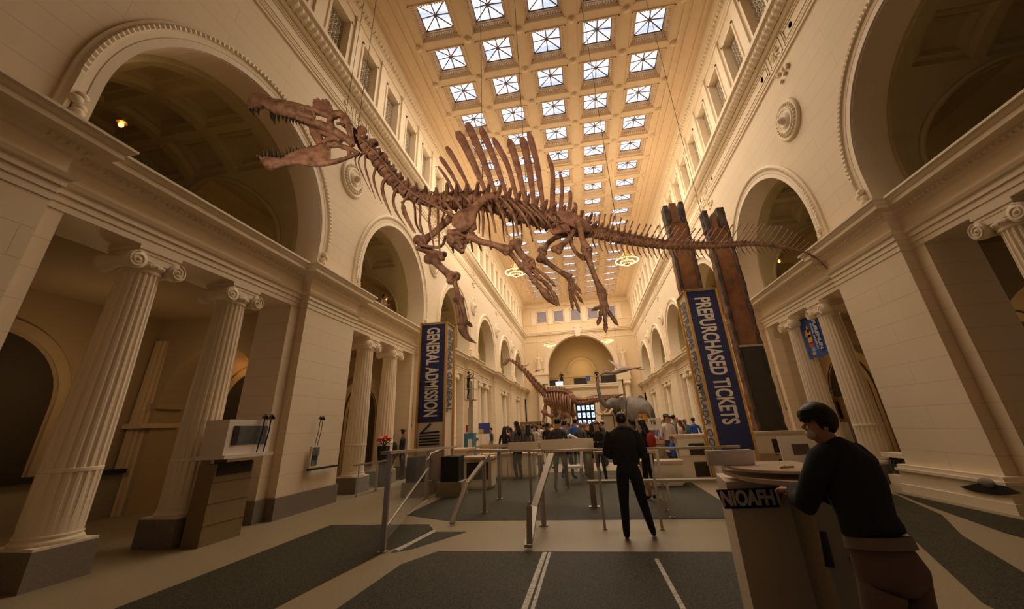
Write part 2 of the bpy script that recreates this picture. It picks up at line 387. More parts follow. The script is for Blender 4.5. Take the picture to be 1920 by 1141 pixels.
    for j, (a, b) in enumerate(zip(prof, prof[1:])):
        if 9 <= j <= 12:   # leaf-carved torus
            V = []
            for k in range(N2+1):
                y = YF+(YB-YF)*k/N2
                for (p, z) in (a, b): V.append(P(-p-(.028 if k % 2 else 0), y, z))
            mb.add(V, [(2*i,2*i+1,2*i+3,2*i+2) for i in range(N2)])
        else: mb.quad(P(-a[0],YF,a[1]), P(-a[0],YB,a[1]), P(-b[0],YB,b[1]), P(-b[0],YF,b[1]))
    # frieze panels and starred squares above each pier
    for yp in PIERS:
        def frame(y0, y1, z0, z1, t=.03, d=-.055):
            for (a, b, c, e) in ((y0,y1,z0,z0+t),(y0,y1,z1-t,z1),(y0,y0+t,z0,z1),(y1-t,y1,z0,z1)):
                mb.box(*sorted((sg*(XW+d), sg*(XW))), a, b, c, e)
        if yp < YF+1: continue
        frame(yp-.36, yp+.36, 11.36, 11.88); frame(yp+.5, yp+BAY-.5, 11.36, 11.88) if yp < 44 else None
        if yp < 44: frame(yp+.6, yp+BAY-.6, 11.46, 11.78, .02)
        for k in range(8):
            a = k*PI/4; mb.tube([P(-.05, yp+.05*math.cos(a), 11.62+.05*math.sin(a)), P(-.07, yp+.15*math.cos(a), 11.62+.12*math.sin(a)), P(-.05, yp+.27*math.cos(a), 11.62+.2*math.sin(a))], [.015,.035,.012], 5)
        if yp < 44:
            for q in (yp+.95, yp+BAY-.95): mb.lathe([(.09,0),(.09,.04),(.06,.05),(.03,.03),(.0,.03)], P(-.03,q,11.62) if sg > 0 else P(-.03,q,11.62), 10, axis='x')
        # carved pendant beneath the fillet
        for k in range(7): mb.ball(P(-.04, yp+.28*math.cos(k*.9), 11.04-.055*k), (.05,.09,.06), 6)
    for yw in WINY+[WINY[-1]+1.9]:
        y = yw-.95
        if y < YF+.3 or y > YB-.2: continue
        mb.box(*sorted((sg*(XW-.07), sg*XW)), y-.2, y+.2, 12.6, 15.5); mb.box(*sorted((sg*(XW-.11), sg*XW)), y-.25, y+.25, 15.42, 15.52)
        mb.box(*sorted((sg*(XW-.10), sg*XW)), y-.24, y+.24, 12.6, 12.85)
    for yw in WINY:
        for t in (.5,): 
            for (a, b, c, e) in ((-t-.09,t+.09,14.93,15.02),(-t-.09,-t,12.6,15.02),(t,t+.09,12.6,15.02)):
                mb.box(*sorted((sg*(XW-.04), sg*XW)), yw+a, yw+b, c, e)
    prof = [(0,15.5),(.05,15.52),(.05,15.62),(.09,15.66),(.09,15.78),(.12,15.8),(.24,15.95),(.28,15.96),(.28,16.08),(.34,16.2),(.36,16.3)]
    for a, b in zip(prof, prof[1:]): mb.quad(P(-a[0],YF,a[1]), P(-a[0],YB,a[1]), P(-b[0],YB,b[1]), P(-b[0],YF,b[1]))
    y = 3.5
    while y < 46: mb.box(*sorted((sg*(XW-.24), sg*(XW-.1))), y, y+.10, 15.82, 15.94); y += .2
    struct(mb.build('trim_clerestory', m_trim, wall))
    # medallions
    for k, yp in enumerate(PIERS):
        if yp < 0 or yp > 46: continue
        yy = yp+(.55 if (sg > 0 and k == 2) else 0); zz = 9.28+(.32 if sg > 0 and k == 2 else 0)
        mb = MB(); pr = [(.62,0),(.62,-.05),(.57,-.10),(.51,-.06),(.40,-.05),(.38,-.12),(.33,-.12),(.30,-.07),(.24,-.10),(.20,-.17),(.16,-.13),(.12,-.15),(.09,-.24),(.04,-.30),(.0,-.31)]
        mb.lathe([(r, sg*d) for r, d in pr], P(0,yy,zz), 36, axis='x', cap=False)
        for j in range(26): mb.ball(P(-.085, yy+.455*math.cos(j*2*PI/26), zz+.455*math.sin(j*2*PI/26)), (.04,.045,.045), 6)
        struct(mb.build('trim_medallion', m_trim, wall))
    # clerestory windows: lattice in a deep frame
    lat = MB()
    nx, nz = 6, 11; W2, Z0, Z1 = .5, 12.62, 14.93
    for i in range(nx+1): yq = -W2+2*W2*i/nx; lat.box(.24,.27, yq-.010, yq+.010, Z0, Z1)
    for j in range(nz+1): zq = Z0+(Z1-Z0)*j/nz; lat.box(.24,.27, -W2, W2, zq-.010, zq+.010)
    for i in range(-nz, nx):
        for s1 in (1, -1):
            a = None
            y0_, z0_ = -W2+2*W2*i/nx, Z0; step = (Z1-Z0)/nz; wy = 2*W2/nx
            p = []
            for j in range(nz+1):
                yy_ = y0_+wy*j
                if -W2-1e-6 <= yy_ <= W2+1e-6: p.append((s1*yy_, Z0+step*j))
            if len(p) > 1: lat.tube([(.25,)+p[0], (.25,)+p[-1]], .012, 4)
    back = MB(); back.quad((.30,-W2,Z0),(.30,W2,Z0),(.30,W2,Z1),(.30,-W2,Z1))
    fr = MB()
    fr.quad((0,-W2,Z0),(.32,-W2,Z0),(.32,-W2,Z1),(0,-W2,Z1)); fr.quad((0,W2,Z0),(.32,W2,Z0),(.32,W2,Z1),(0,W2,Z1)); fr.quad((0,-W2,Z1),(.32,-W2,Z1),(.32,W2,Z1),(0,W2,Z1)); fr.quad((0,-W2,Z0),(.32,-W2,Z0),(.32,W2,Z0),(0,W2,Z0))
    o = struct(fr.build('window_1', m_trim)); l = lat.build('lattice', m_grille, o); g = back.build('dark_pane', mat('dark_pane', (.05,.04,.025), .4), o)
    o.scale = (sg,1,1); o.location = (sg*XW, WINY[0], 0)
    for k, yw in enumerate(WINY[1:]):
        c = o.copy(); COL.objects.link(c); c.name = 'window_%d' % (len([1 for q in bpy.data.objects if q.name.startswith('window_')])+1); c.location = (sg*XW, yw, 0)
        for ch in (l, g): d = ch.copy(); COL.objects.link(d); d.parent = c
    # ---- aisle behind the columns
    mb = MB(); s5 = XW+5.2
    mb.box(*sorted((sg*s5, sg*(s5+.3))), YF, YB, 0, 4.95); mb.box(*sorted((sg*(XW+.9), sg*(s5+.2))), YF, YB, 4.9, 5.0)
    for yp in PIERS:
        if yp < YF: continue
        # cross wall with a round arch
        n = 20; x0, x1, r = XW+1.1, s5, 1.45; xc = (x0+x1)/2
        for dy in (-.35, .35):
            for i in range(n):
                t0, t1 = PI*i/n, PI*(i+1)/n
                mb.quad((sg*(xc+r*math.cos(t0)),yp+dy,2.6+r*math.sin(t0)), (sg*(xc+r*math.cos(t1)),yp+dy,2.6+r*math.sin(t1)), (sg*(xc+r*math.cos(t1)),yp+dy,4.95), (sg*(xc+r*math.cos(t0)),yp+dy,4.95))
            for xa, xb in ((x0, xc-r), (xc+r, x1)): mb.quad((sg*xa,yp+dy,0), (sg*xb,yp+dy,0), (sg*xb,yp+dy,4.95), (sg*xa,yp+dy,4.95))
        for i in range(n):
            t0, t1 = PI*i/n, PI*(i+1)/n
            mb.quad(*[(sg*(xc+r*math.cos(t)), yp+e, 2.6+r*math.sin(t)) for t, e in ((t0,-.35),(t1,-.35),(t1,.35),(t0,.35))])
        for e in (-r, r): mb.quad((sg*(xc+e),yp-.35,0), (sg*(xc+e),yp+.35,0), (sg*(xc+e),yp+.35,2.6), (sg*(xc+e),yp-.35,2.6))
        for e in (-1, 1): mb.box(*sorted((sg*(xc+e*r-.12*e), sg*(xc+e*(r+.15)))), yp-.42, yp+.42, 2.45, 2.6)
    for yc in BAYS:   # blind arches on the far aisle wall
        n = 24
        for i in range(n):
            t0, t1 = PI*i/n, PI*(i+1)/n
            for ra, rb, d in ((1.5,1.72,.08),):
                mb.quad((sg*(s5-d),yc+ra*math.cos(t0),2.5+ra*math.sin(t0)), (sg*(s5-d),yc+ra*math.cos(t1),2.5+ra*math.sin(t1)), (sg*(s5-d),yc+rb*math.cos(t1),2.5+rb*math.sin(t1)), (sg*(s5-d),yc+rb*math.cos(t0),2.5+rb*math.sin(t0)))
        for e in (-1, 1): mb.box(*sorted((sg*(s5-.08), sg*s5)), *sorted((yc+e*1.5, yc+e*1.72)), 0, 2.5)
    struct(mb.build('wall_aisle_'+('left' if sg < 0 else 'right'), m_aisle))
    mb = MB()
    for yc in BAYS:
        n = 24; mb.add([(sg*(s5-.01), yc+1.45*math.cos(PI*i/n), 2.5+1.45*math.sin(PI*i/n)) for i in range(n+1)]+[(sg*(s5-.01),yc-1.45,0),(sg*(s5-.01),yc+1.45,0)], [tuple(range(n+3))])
    struct(mb.build('door_aisle_shade', m_black, bpy.data.objects['wall_aisle_'+('left' if sg < 0 else 'right')]))  # flat dark sheets paint the unlit depth of the arches
    return wall
side(-1); side(1)
# ---- columns
def make_column():
    root = empty('column', (0,0,0))
    mb = MB(); mb.box(-.375,.375,-.375,.375,0,.42); mb.build('plinth', m_gran, root)
    mb = MB(); mb.box(-.36,.36,-.36,.36,.42,.45)
    mb.lathe([(.35,.45),(.365,.475),(.35,.50),(.335,.51),(.33,.52),(.345,.54),(.33,.56)], n=28); mb.build('base', m_trim, root)
    mb = MB(); nf = 20; rs = []
    zs = [(.55,.325),(1.28,.328),(1.29,.332),(1.33,.332),(1.34,.326),(2.4,.31),(3.4,.285),(4.22,.262),(4.26,.27)]
    for z, r in zs:
        ring = []
        for k in range(nf*6):
            a = 2*PI*k/(nf*6); q = k % 6; dep = (0,0,.7,1,.7,0)[q]*.026*(0 if (z < .56 or abs(z-1.31) < .03 or z > 4.24) else 1)
            ring.append((math.cos(a)*(r-dep), math.sin(a)*(r-dep), z))
        rs.append(ring)
    mb.rings(rs, True, False, 0, False); mb.build('shaft', m_trim, root)
    mb = MB(); mb.lathe([(.27,4.24),(.29,4.27),(.27,4.30),(.31,4.33),(.34,4.38),(.30,4.41)], n=28)
    for k in range(18): mb.ball((.31*math.cos(k*PI/9), .31*math.sin(k*PI/9), 4.36), (.035,.035,.04), 6)
    mb.box(-.30,.30,-.36,.36,4.41,4.52); mb.box(-.33,.33,-.36,.36,4.58,4.65); mb.box(-.31,.31,-.34,.34,4.52,4.58)
    for s1 in (-1, 1):
        c = (0, s1*.34, 4.38)
        mb.lathe([(.0,-.34),(.15,-.34),(.155,-.32),(.155,-.27),(.11,-.14),(.095,0),(.11,.14),(.155,.27),(.155,.32),(.15,.34),(0,.34)], c, 20, axis='x')
        for e in (-1, 1):
            sp = []
            for i in range(34):
                a = i/33*4.2*PI; r = .14*(1-i/33*.86); sp.append((e*.345, s1*.34+s1*r*math.sin(a), 4.38+r*math.cos(a)))
            mb.tube(sp, .014, 5); mb.ball((e*.35, s1*.34, 4.38), .028, 8)
    mb.build('capital', m_trim, root)
    return root
c0 = make_column(); first = True
ordn = ['first','second','third','fourth','fifth','sixth']
for sg in (-1, 1):
    for bi, yc in enumerate(BAYS[1:]):
        for e in (-1, 1):
            if sg > 0 and bi == 0 and e < 0: continue
            c = c0 if first else copy_tree(c0); first = False
            c.location = (sg*(XW+.52), yc+e*.93+(.0), 0); c.rotation_euler = (0,0,0)
            sd = 'left' if sg < 0 else 'right'
            extra = {(-1,0,-1): 'largest column, at the left edge, ', (-1,0,1): 'column beside the white display case, ', (-1,1,-1): 'column left of the red flowers, ', (-1,1,1): 'column right of the red flowers, ', (1,1,-1): 'column in front of the blue banner\'s lettering, ', (1,1,1): 'column at the blue banner\'s far edge, ', (1,0,1): 'column cut by the right edge, only its capital showing, '}.get((sg,bi,e), '')
            tag(c, (extra or '')+'fluted cream ionic column, %s of the %s opening of the %s wall' % ('nearer' if e < 0 else 'farther', ordn[bi], sd), 'column', 'fluted columns along the side walls')
# ================================================================== CEILING with coffers and skylights
CX = [-4.22+2.1*j for j in range(5)]; NR0 = 0
CY = [9.83+1.9*k for k in range(NR0, 20)]
mb = MB(); hx, hy = .76, .73
xs = [-XW]; 
for x in CX: xs += [x-hx, x+hx]
xs.append(XW); ys = [YF]
for y in CY: ys += [y-hy, y+hy]
ys.append(YB)
for i in range(len(xs)-1):
    for j in range(len(ys)-1):
        if i % 2 == 1 and j % 2 == 1: continue
        mb.quad((xs[i],ys[j],ZC),(xs[i+1],ys[j],ZC),(xs[i+1],ys[j+1],ZC),(xs[i],ys[j+1],ZC))
for x in CX:
    for y in CY:
        lv = [(hx,hy,0),(hx-.03,hy-.03,.0),(hx-.03,hy-.03,.10),(hx-.09,hy-.09,.10),(hx-.09,hy-.09,.20),(hx-.16,hy-.13,.22),(hx-.17,hy-.15,.36)]
        lv = [(hx,hy,0),(hx-.0,hy-.0,.06),(hx-.06,hy-.06,.08),(hx-.06,hy-.06,.17),(hx-.13,hy-.12,.19),(hx-.13,hy-.12,.25),(.585,.565,.27),(.585,.565,.36)]
        rs = [[(x-a,y-b,ZC+c),(x+a,y-b,ZC+c),(x+a,y+b,ZC+c),(x-a,y+b,ZC+c)] for a, b, c in lv]
        mb.rings(rs, True, False, 0, False)
# soffit ribs: raised borders, roundels at crossings, oval bosses between
ceil = struct(mb.build('ceiling', m_ceil))
mb = MB()
for y in CY:
    for x in CX:   # egg-and-dart beads in each coffer
        if y > 38: continue
        for k in range(13):
            t = -.62+1.24*k/12
            for s1 in (-1, 1):
                mb.box(x+t-.03, x+t+.03, *sorted((y+s1*(hy-.06), y+s1*(hy-.12))), ZC+.10, ZC+.165)
                mb.box(*sorted((x+s1*(hx-.06), x+s1*(hx-.12))), y+t*.95-.03, y+t*.95+.03, ZC+.10, ZC+.165)
    for x in CX:
        for a, b, c, d in ((-hx-.05,hx+.05,-hy-.05,-hy-.01),(-hx-.05,hx+.05,hy+.01,hy+.05),(-hx-.05,-hx-.01,-hy-.05,hy+.05),(hx+.01,hx+.05,-hy-.05,hy+.05)):
            mb.box(x+a, x+b, y+c, y+d, ZC-.03, ZC+.01)
    for x in [CX[0]-1.05]+[q+1.05 for q in CX]:
        mb.lathe([(.16,ZC),(.15,ZC-.05),(.08,ZC-.06),(.06,ZC-.10),(.0,ZC-.11)], (x, y+.95, 0), 12)
for s1 in (-1, 1):
    for a, b in ((5.32,5.42),(5.62,5.68),(6.1,6.2)): mb.box(*sorted((s1*a, s1*b)), YF, YB, ZC-.05, ZC+.01)
struct(mb.build('trim_ceiling_mouldings', m_ceil, ceil))
# one skylight, copied
pane = MB(); mun = MB(); a, b, zz = .58, .56, .36; zh = .42
hub = (0,0,zh)
cs = [(-a,-b,zz),(a,-b,zz),(a,b,zz),(-a,b,zz)]
for i in range(4): pane.add([cs[i], cs[(i+1) % 4], hub], [(0,1,2)])
for p in cs+[(0,-b,zz),(0,b,zz),(-a,0,zz),(a,0,zz)]: mun.tube([hub, p], .026, 5)
for i in range(4): mun.tube([cs[i], cs[(i+1) % 4]], .034, 5)
mun.lathe([(.06,zh-.07),(.085,zh-.04),(.06,zh+.01)], n=10)
s0 = None; wn = 200
for yi, y in enumerate(CY):
    for x in CX:
        wn += 1
        if s0 is None:
            s0 = struct(pane.build('window_201', m_sky)); k0 = mun.build('muntin', mat('muntin', (.20,.11,.055), .6), s0); c = s0
        else:
            c = s0.copy(); COL.objects.link(c); c.name = 'window_%d' % wn; k = k0.copy(); COL.objects.link(k); k.parent = c
        c.location = (x, y, ZC)
# ================================================================== END WALL
mb = MB(); n = 48; ac, az, ar = .04, 7.95, 3.97
Q = lambda x, z, d=0: (x, YB+d, z)
mb.quad(Q(-XW,0), Q(ac-ar,0), Q(ac-ar,13.0), Q(-XW,13.0)); mb.quad(Q(ac+ar,0), Q(XW,0), Q(XW,13.0), Q(ac+ar,13.0))
for i in range(n):
    t0, t1 = PI*i/n, PI*(i+1)/n
    mb.quad(Q(ac+ar*math.cos(t0), az+ar*math.sin(t0)), Q(ac+ar*math.cos(t1), az+ar*math.sin(t1)), Q(ac+ar*math.cos(t1),13.0), Q(ac+ar*math.cos(t0),13.0))
wx = [-4.27+2.14*k for k in range(5)]; xl = -XW
for x in wx:
    mb.quad(Q(xl,13), Q(x-.57,13), Q(x-.57,ZC), Q(xl,ZC)); mb.quad(Q(x-.57,13), Q(x+.57,13), Q(x+.57,13.82), Q(x-.57,13.82)); mb.quad(Q(x-.57,15.18), Q(x+.57,15.18), Q(x+.57,ZC), Q(x-.57,ZC)); xl = x+.57
mb.quad(Q(xl,13), Q(XW,13), Q(XW,ZC), Q(xl,ZC))
# arch reveal
for i in range(n):
    t0, t1 = PI*i/n, PI*(i+1)/n
    mb.quad(*[Q(ac+ar*math.cos(t), az+ar*math.sin(t), e) for t, e in ((t0,0),(t1,0),(t1,.9),(t0,.9))])
for s1 in (-1, 1): mb.quad(Q(ac+s1*ar,0), Q(ac+s1*ar,0,.9), Q(ac+s1*ar,az,.9), Q(ac+s1*ar,az))
wb = struct(mb.build('wall_back', m_wally))
mb = MB()
prof = [(ar,0),(ar,-.06),(ar+.2,-.06),(ar+.21,-.1),(ar+.42,-.1),(ar+.45,-.14),(ar+.52,-.14),(ar+.52,0)]
for a, b in zip(prof, prof[1:]):
    V = []
    for i in range(n+1):
        t = PI*i/n
        for r, d in (a, b): V.append(Q(ac+r*math.cos(t), az+r*math.sin(t), d))
    mb.add(V, [(2*i,2*i+1,2*i+3,2*i+2) for i in range(n)])
for s1 in (-1, 1): mb.box(*sorted((ac+s1*ar, ac+s1*(ar+.5))), YB-.1, YB, 5.6, az)
mb.prism([Q(ac-.28,11.75), Q(ac+.28,11.75), Q(ac+.42,12.95), Q(ac-.42,12.95)], (0,-.35,0)); mb.box(ac-.46,ac+.46,YB-.42,YB,12.85,13.0)
# string mouldings
for p, z0, z1 in ((.05,11.4,11.48),(.3,12.35,12.5),(.36,12.5,12.62),(.2,12.2,12.35),(.06,13.55,13.62),(.05,15.45,15.52),(.2,15.8,15.95),(.3,15.95,16.28)):
    if z0 < 12.3 and z1 < 12.6: 
        w0 = 0 if z0 > 12.1 else 3.0
        for s1 in (-1, 1): mb.box(*sorted((s1*XW, ac+s1*w0)), YB-p, YB, z0, z1)
    else: mb.box(-XW, XW, YB-p, YB, z0, z1)
for x in wx:
    for a, b, c, d in ((-.66,.66,15.18,15.27),(-.66,.66,13.73,13.82),(-.66,-.57,13.73,15.27),(.57,.66,13.73,15.27)): mb.box(x+a,x+b,YB-.05,YB,c,d)
for x in [-5.34,-3.2,-1.06,1.08,3.22,5.36]: mb.box(x-.3,x+.3,YB-.06,YB,13.62,15.45)
for s1 in (-1, 1):
    xp = s1*4.75
    mb.box(*sorted((s1*3.99, s1*5.5)), YB-1.0, YB, 6.25, 7.25); mb.box(*sorted((s1*3.85, s1*5.62)), YB-1.12, YB, 7.25, 7.5)
    mb.box(*sorted((s1*4.0, s1*5.5)), YB-1.0, YB, 0, .6) ; mb.box(*sorted((s1*3.99, s1*4.45)), YB-.75, YB, 0, 6.25)
# balcony entablature
for p, z0, z1 in ((.45,4.7,4.85),(.5,4.85,5.0),(.53,5.0,5.12),(.45,5.12,5.5),(.7,5.5,5.62),(.85,5.62,5.85),(.9,5.85,5.98)): mb.box(ac-ar-.02, ac+ar+.02, YB-p, YB+.9, z0, z1)
struct(mb.build('trim_end_wall', m_trim, wb))
# lattice windows in the end wall
m_lil = mat('lilac_lattice_glass', (.30,.25,.26), .5, emis=(.42,.37,.44), es=.22)
for k, x in enumerate(wx):
    mb = MB(); mb.quad(Q(x-.57,13.82,.12), Q(x+.57,13.82,.12), Q(x+.57,15.18,.12), Q(x-.57,15.18,.12)); o = struct(mb.build('window_%d' % (60+k), m_lil))
    mb = MB()
    for i in range(6):
        for j in range(7):
            cx, cz = x-.57+.19*(i+.5), 13.82+.194*(j+.5)
            pr = [Q(cx+.09*math.cos(q*PI/3), cz+.09*math.sin(q*PI/3), .09) for q in range(7)]
            mb.tube(pr, .012, 3)
    mb.build('lattice', mat('lilac_lattice', (.40,.33,.30), .6), o)
# room behind the end arch
mb = MB(); Yb2 = YB+3.6
mb.quad((ac-5.0,Yb2,5.9),(ac+5.0,Yb2,5.9),(ac+5.0,Yb2,13),(ac-5.0,Yb2,13)); mb.quad((ac-5,YB+.9,5.98),(ac+5,YB+.9,5.98),(ac+5,Yb2,5.98),(ac-5,Yb2,5.98))
for s1 in (-1, 1): mb.quad((ac+s1*4.9,YB+.9,5.9),(ac+s1*4.9,Yb2,5.9),(ac+s1*4.9,Yb2,12.5),(ac+s1*4.9,YB+.9,12.5))
mb.quad((ac-5,YB+.9,12.3),(ac+5,YB+.9,12.3),(ac+5,Yb2,12.3),(ac-5,Yb2,12.3))
for ra, rb, d in ((1.55,1.85,.12),(1.95,2.1,.06)):
    for i in range(n):
        t0, t1 = PI*i/n, PI*(i+1)/n
        P4 = [(ac+r*math.cos(t), Yb2-e, 7.9+r*math.sin(t)) for r, t, e in ((ra,t0,d),(ra,t1,d),(rb,t1,d),(rb,t0,d))]; mb.quad(*P4)
        mb.quad(*[(ac+rb*math.cos(t), Yb2-e, 7.9+rb*math.sin(t)) for t, e in ((t0,d),(t1,d),(t1,0),(t0,0))])
mb.box(ac-4.9,ac+4.9,Yb2-.1,Yb2,7.3,7.42)
struct(mb.build('wall_upper_room', mat('ochre_room', (.55,.40,.2), .85)))
# ground storey behind the balcony
mb = MB(); Yb3 = YB+2.6
mb.quad((-4.2,Yb3,0),(4.2,Yb3,0),(4.2,Yb3,4.8),(-4.2,Yb3,4.8)); mb.quad((-4.2,YB,4.72),(4.2,YB,4.72),(4.2,Yb3,4.72),(-4.2,Yb3,4.72))
for s1 in (-1, 1): mb.quad((s1*3.98,YB,0),(s1*3.98,Yb3,0),(s1*3.98,Yb3,4.8),(s1*3.98,YB,4.8))
for x in (-2.4, 2.5): 
    for a, b, c, d in ((-.75,-.65,0,2.6),(.65,.75,0,2.6),(-.75,.75,2.5,2.6)): mb.box(x+a,x+b,Yb3-.1,Yb3,c,d,1)
struct(mb.build('wall_lobby', [mat('lobby_wall', (.50,.36,.18), .85), mat('dark_green_trim', (.06,.06,.03), .6)]))
# the great bronze-and-glass entrance window
mb = MB(); mb.quad((-1.0,YB+.6,.0),(1.12,YB+.6,.0),(1.12,YB+.6,3.85),(-1.0,YB+.6,3.85)); dw = struct(mb.build('window_90', mat('entrance_glass', (.4,.5,.6), .2, emis=(.50,.66,1), es=1.5)))
mb = MB()
for k in range(5): x = -1.0+.53*k; mb.box(x-.07,x+.07,YB+.5,YB+.6,0,3.85)
zrows = [3.85,3.05,2.25,1.55,.75]
for z in zrows: mb.box(-1.0,1.12,YB+.5,YB+.6,z-.13,z+.13)
for r in range(3):
    for k in range(4):
        xc_, zc_ = -1.0+.53*(k+.5), (zrows[r]+zrows[r+1])/2
        for ex in (-1, 1):
            for ez in (-1, 1): mb.prism([(xc_+ex*.27,YB+.55,zc_+ez*.40),(xc_+ex*.08,YB+.55,zc_+ez*.40),(xc_+ex*.27,YB+.55,zc_+ez*.16)], (0,.04,0))
        mb.box(xc_-.27,xc_-.17,YB+.54,YB+.6,zc_-.4,zc_+.4); mb.box(xc_+.17,xc_+.27,YB+.54,YB+.6,zc_-.4,zc_+.4)
        mb.lathe([(.0,0),(.06,0),(.06,.03),(0,.03)], (xc_,YB+.52,zc_), 8, axis='y')
mb.build('bronze_grille', m_blackp, dw)
for k, x in enumerate((-1.42, 1.42)):
    c = copy_tree(c0); c.location = (x, YB+.1, 0); tag(c, 'fluted ionic column %s the bright entrance window in the end wall' % ('left of' if k == 0 else 'right of'), 'column', 'columns of the end wall')
for k, x in enumerate((-4.95, 5.0)):
    c = copy_tree(c0); c.location = (x, YB-.6, 0); c.scale = (1.1,1.1,6.25/4.65); tag(c, 'tall fluted column under the statue at the %s of the end wall' % ('left' if k == 0 else 'right'), 'column', 'columns of the end wall')
# rear wall behind the camera, coloured dark to cut bounce light on the foreground
mb = MB(); mb.quad((-XW,YF,0),(XW,YF,0),(XW,YF,ZC),(-XW,YF,ZC)); struct(mb.build('wall_front', mat('dark_rear_wall', (.22,.16,.09), .9)))
# roof shell over the skylights is open sky
# ================================================================== FLOOR
mb = MB(); mb.box(-13,13,YF,YB+4,-.2,0); fl = struct(mb.build('floor', m_floor))
Fz = lambda *pts: [at(x,y,2,0) for x,y in pts]
def patch(poly, m, name='floor_inlay', z=.004):
    mb = MB(); mb.add([(p[0],p[1],z) for p in poly], [tuple(range(len(poly)))]); return struct(mb.build(name, m, fl))
patch([(-5.15,2.0),(-5.1,8.2),(-3.1,8.2),(-2.75,7.6),(-3.1,6.45),(-3.3,4.8),(-3.5,2.0)], m_dark)
patch([(-2.9,7.62),(-2.2,7.62),(-2.75,6.6),(-3.0,6.4)], m_dark)
patch([(-2.75,2.0),(-2.6,5.9),(-2.3,6.5),(1.9,6.5),(1.85,2.0)], m_dark)
patch([(-3.95,9.07),(-2.85,8.47),(2.6,8.45),(2.75,15.0),(1.8,16.6),(-2.2,16.6),(-3.85,14.7)], m_dark)
patch([(3.05,2.0),(3.3,5.0),(4.5,7.9),(4.9,9.5),(4.6,13),(5.9,13),(6.2,10.6),(5.6,8.6),(4.9,7.3),(4.2,5.5),(4.0,2.0)], m_dark)
patch([(5.35,2.0),(5.5,7.4),(5.95,9.4),(6.35,10.9),(6.4,2.0)], m_dark, z=.006)
patch([(-2.2,20),(2.2,20),(2.2,30),(-2.2,30)], m_dark)
for x0, y0_, x1, y1_, w_ in ((-.79,2.0,-.75,6.46,.03),(-.70,2.0,-.68,6.46,.02),(.72,2.0,.69,6.2,.025),(1.70,2.5,1.74,5.2,.05)):
    patch([(x0-w_,y0_),(x0+w_,y0_),(x1+w_,y1_),(x1-w_,y1_)], m_strip, 'floor_strip', .006)
patch([(-3.95,9.1),(-3.9,9.1),(-4.2,11.1),(-4.25,11.1)], m_strip, 'floor_strip', .006)
patch([(-3.0,6.55),(-2.9,6.5),(-2.75,7.7),(-2.85,7.75)], m_strip, 'floor_strip', .006)
for x, y, L_ in ((2.0,8.7,4.5),(-1.9,11,5)): pass
# ================================================================== THE SAIL-BACKED SKELETON hung from the ceiling
NRM = Vector((.409,-.913,0)).normalized()
def S(x, y, off=0.):
    "point on the animal's mid plane (shifted off metres towards its left flank)"
    r = ray(x, y); k = (-6.30+off)/r.dot(NRM); p = r*k; return Vector((p.x, p.y, p.z+CAMZ))
def c4(ox, oy, s): return lambda x, y, off=0.: S(ox+x/s, oy+y/s, off)
def lerp_path(P, n):
    d = [0]
    for a, b in zip(P, P[1:]): d.append(d[-1]+(b-a).length)
    out = []
    for i in range(n):
        t = d[-1]*i/(n-1); j = max(k for k in range(len(d)) if d[k] <= t+1e-9); j = min(j, len(P)-2)
        u = (t-d[j])/max(1e-9, d[j+1]-d[j]); out.append(P[j].lerp(P[j+1], u))
    return out
def smooth(P, it=2):
    for _ in range(it): P = [P[0]]+[(P[i-1]+P[i]*2+P[i+1])/4 for i in range(1, len(P)-1)]+[P[-1]]
    return P
def curve(P, n): return smooth(lerp_path(P, n), 3)
def limb_bone(name, pts, r, re, root, m=None, flat=None, n=12, k=9):
    P = curve(pts, n); mb = MB(); R = []
    for i in range(n):
        t = i/(n-1); e = max(0, 1-t*3.2)**1.3; e2 = max(0, 1-(1-t)*3.2)**1.3
        re0, re1 = (re if hasattr(re, '__len__') else (re, re)); R.append(r+(re0-r)*e+(re1-r)*e2)
    mb.tube(P, R, k, flat=flat)
    t0 = (P[1]-P[0]).normalized(); side_ = t0.cross(NRM).normalized() if abs(t0.dot(NRM)) < .9 else Vector((1,0,0))
    for P_, rr in ((P[0], R[0]), (P[-1], R[-1])):
        if flat is None:
            for s1 in (-1, 1): mb.ball(P_+side_*s1*rr*.45, rr*.72, 8)
    return mb.build(name, m or m_bone, root)
def vertebra(c, t, up, lat, L, r, root, proc=1.0, arch=1.0, m=None):
    mb = MB(); t = t.normalized(); up = (up-t*up.dot(t)).normalized(); lat = t.cross(up).normalized(); h = L*.47
    mb.tube([c-t*h, c-t*h*.75, c, c+t*h*.75, c+t*h], [r*.98, r, r*.72, r, r*.98], 10)
    mb.tube([c+up*r*.6, c+up*r*(1.0+.5*arch), c+up*r*(1.25+.7*arch)-t*h*.3], [r*.62, r*.5, r*.28], 7)
    for s1 in (-1, 1):
        mb.tube([c+up*r*.8, c+up*r*1.15+lat*s1*r*1.3*proc, c+up*r*1.3+lat*s1*r*2.1*proc-t*h*.2], [r*.38, r*.28, r*.18], 6)
        mb.tube([c+up*r*.9+t*h*.3, c+up*r*1.35+t*h*1.25+lat*s1*r*.5], [r*.3, r*.2], 5)
        mb.tube([c-up*r*.2+lat*s1*r*.75, c-up*r*.5+lat*s1*r*1.15*proc, ], [r*.35, r*.2], 5)
    return mb.build('vertebra', m or m_bone, root)
spino = empty('sail_backed_dinosaur_skeleton', S(960,395), 'huge brown swimming dinosaur skeleton with bony sail and open toothed jaws, hung overhead', 'dinosaur skeleton')
spino.location = (0,0,0)
K1 = c4(440,150,4.0); K2 = c4(780,200,4.0); K3 = c4(740,350,3.804); K4 = c4(1080,350,3.692); K5 = c4(620,380,4.755)
UPV = Vector((0,0,1)); 
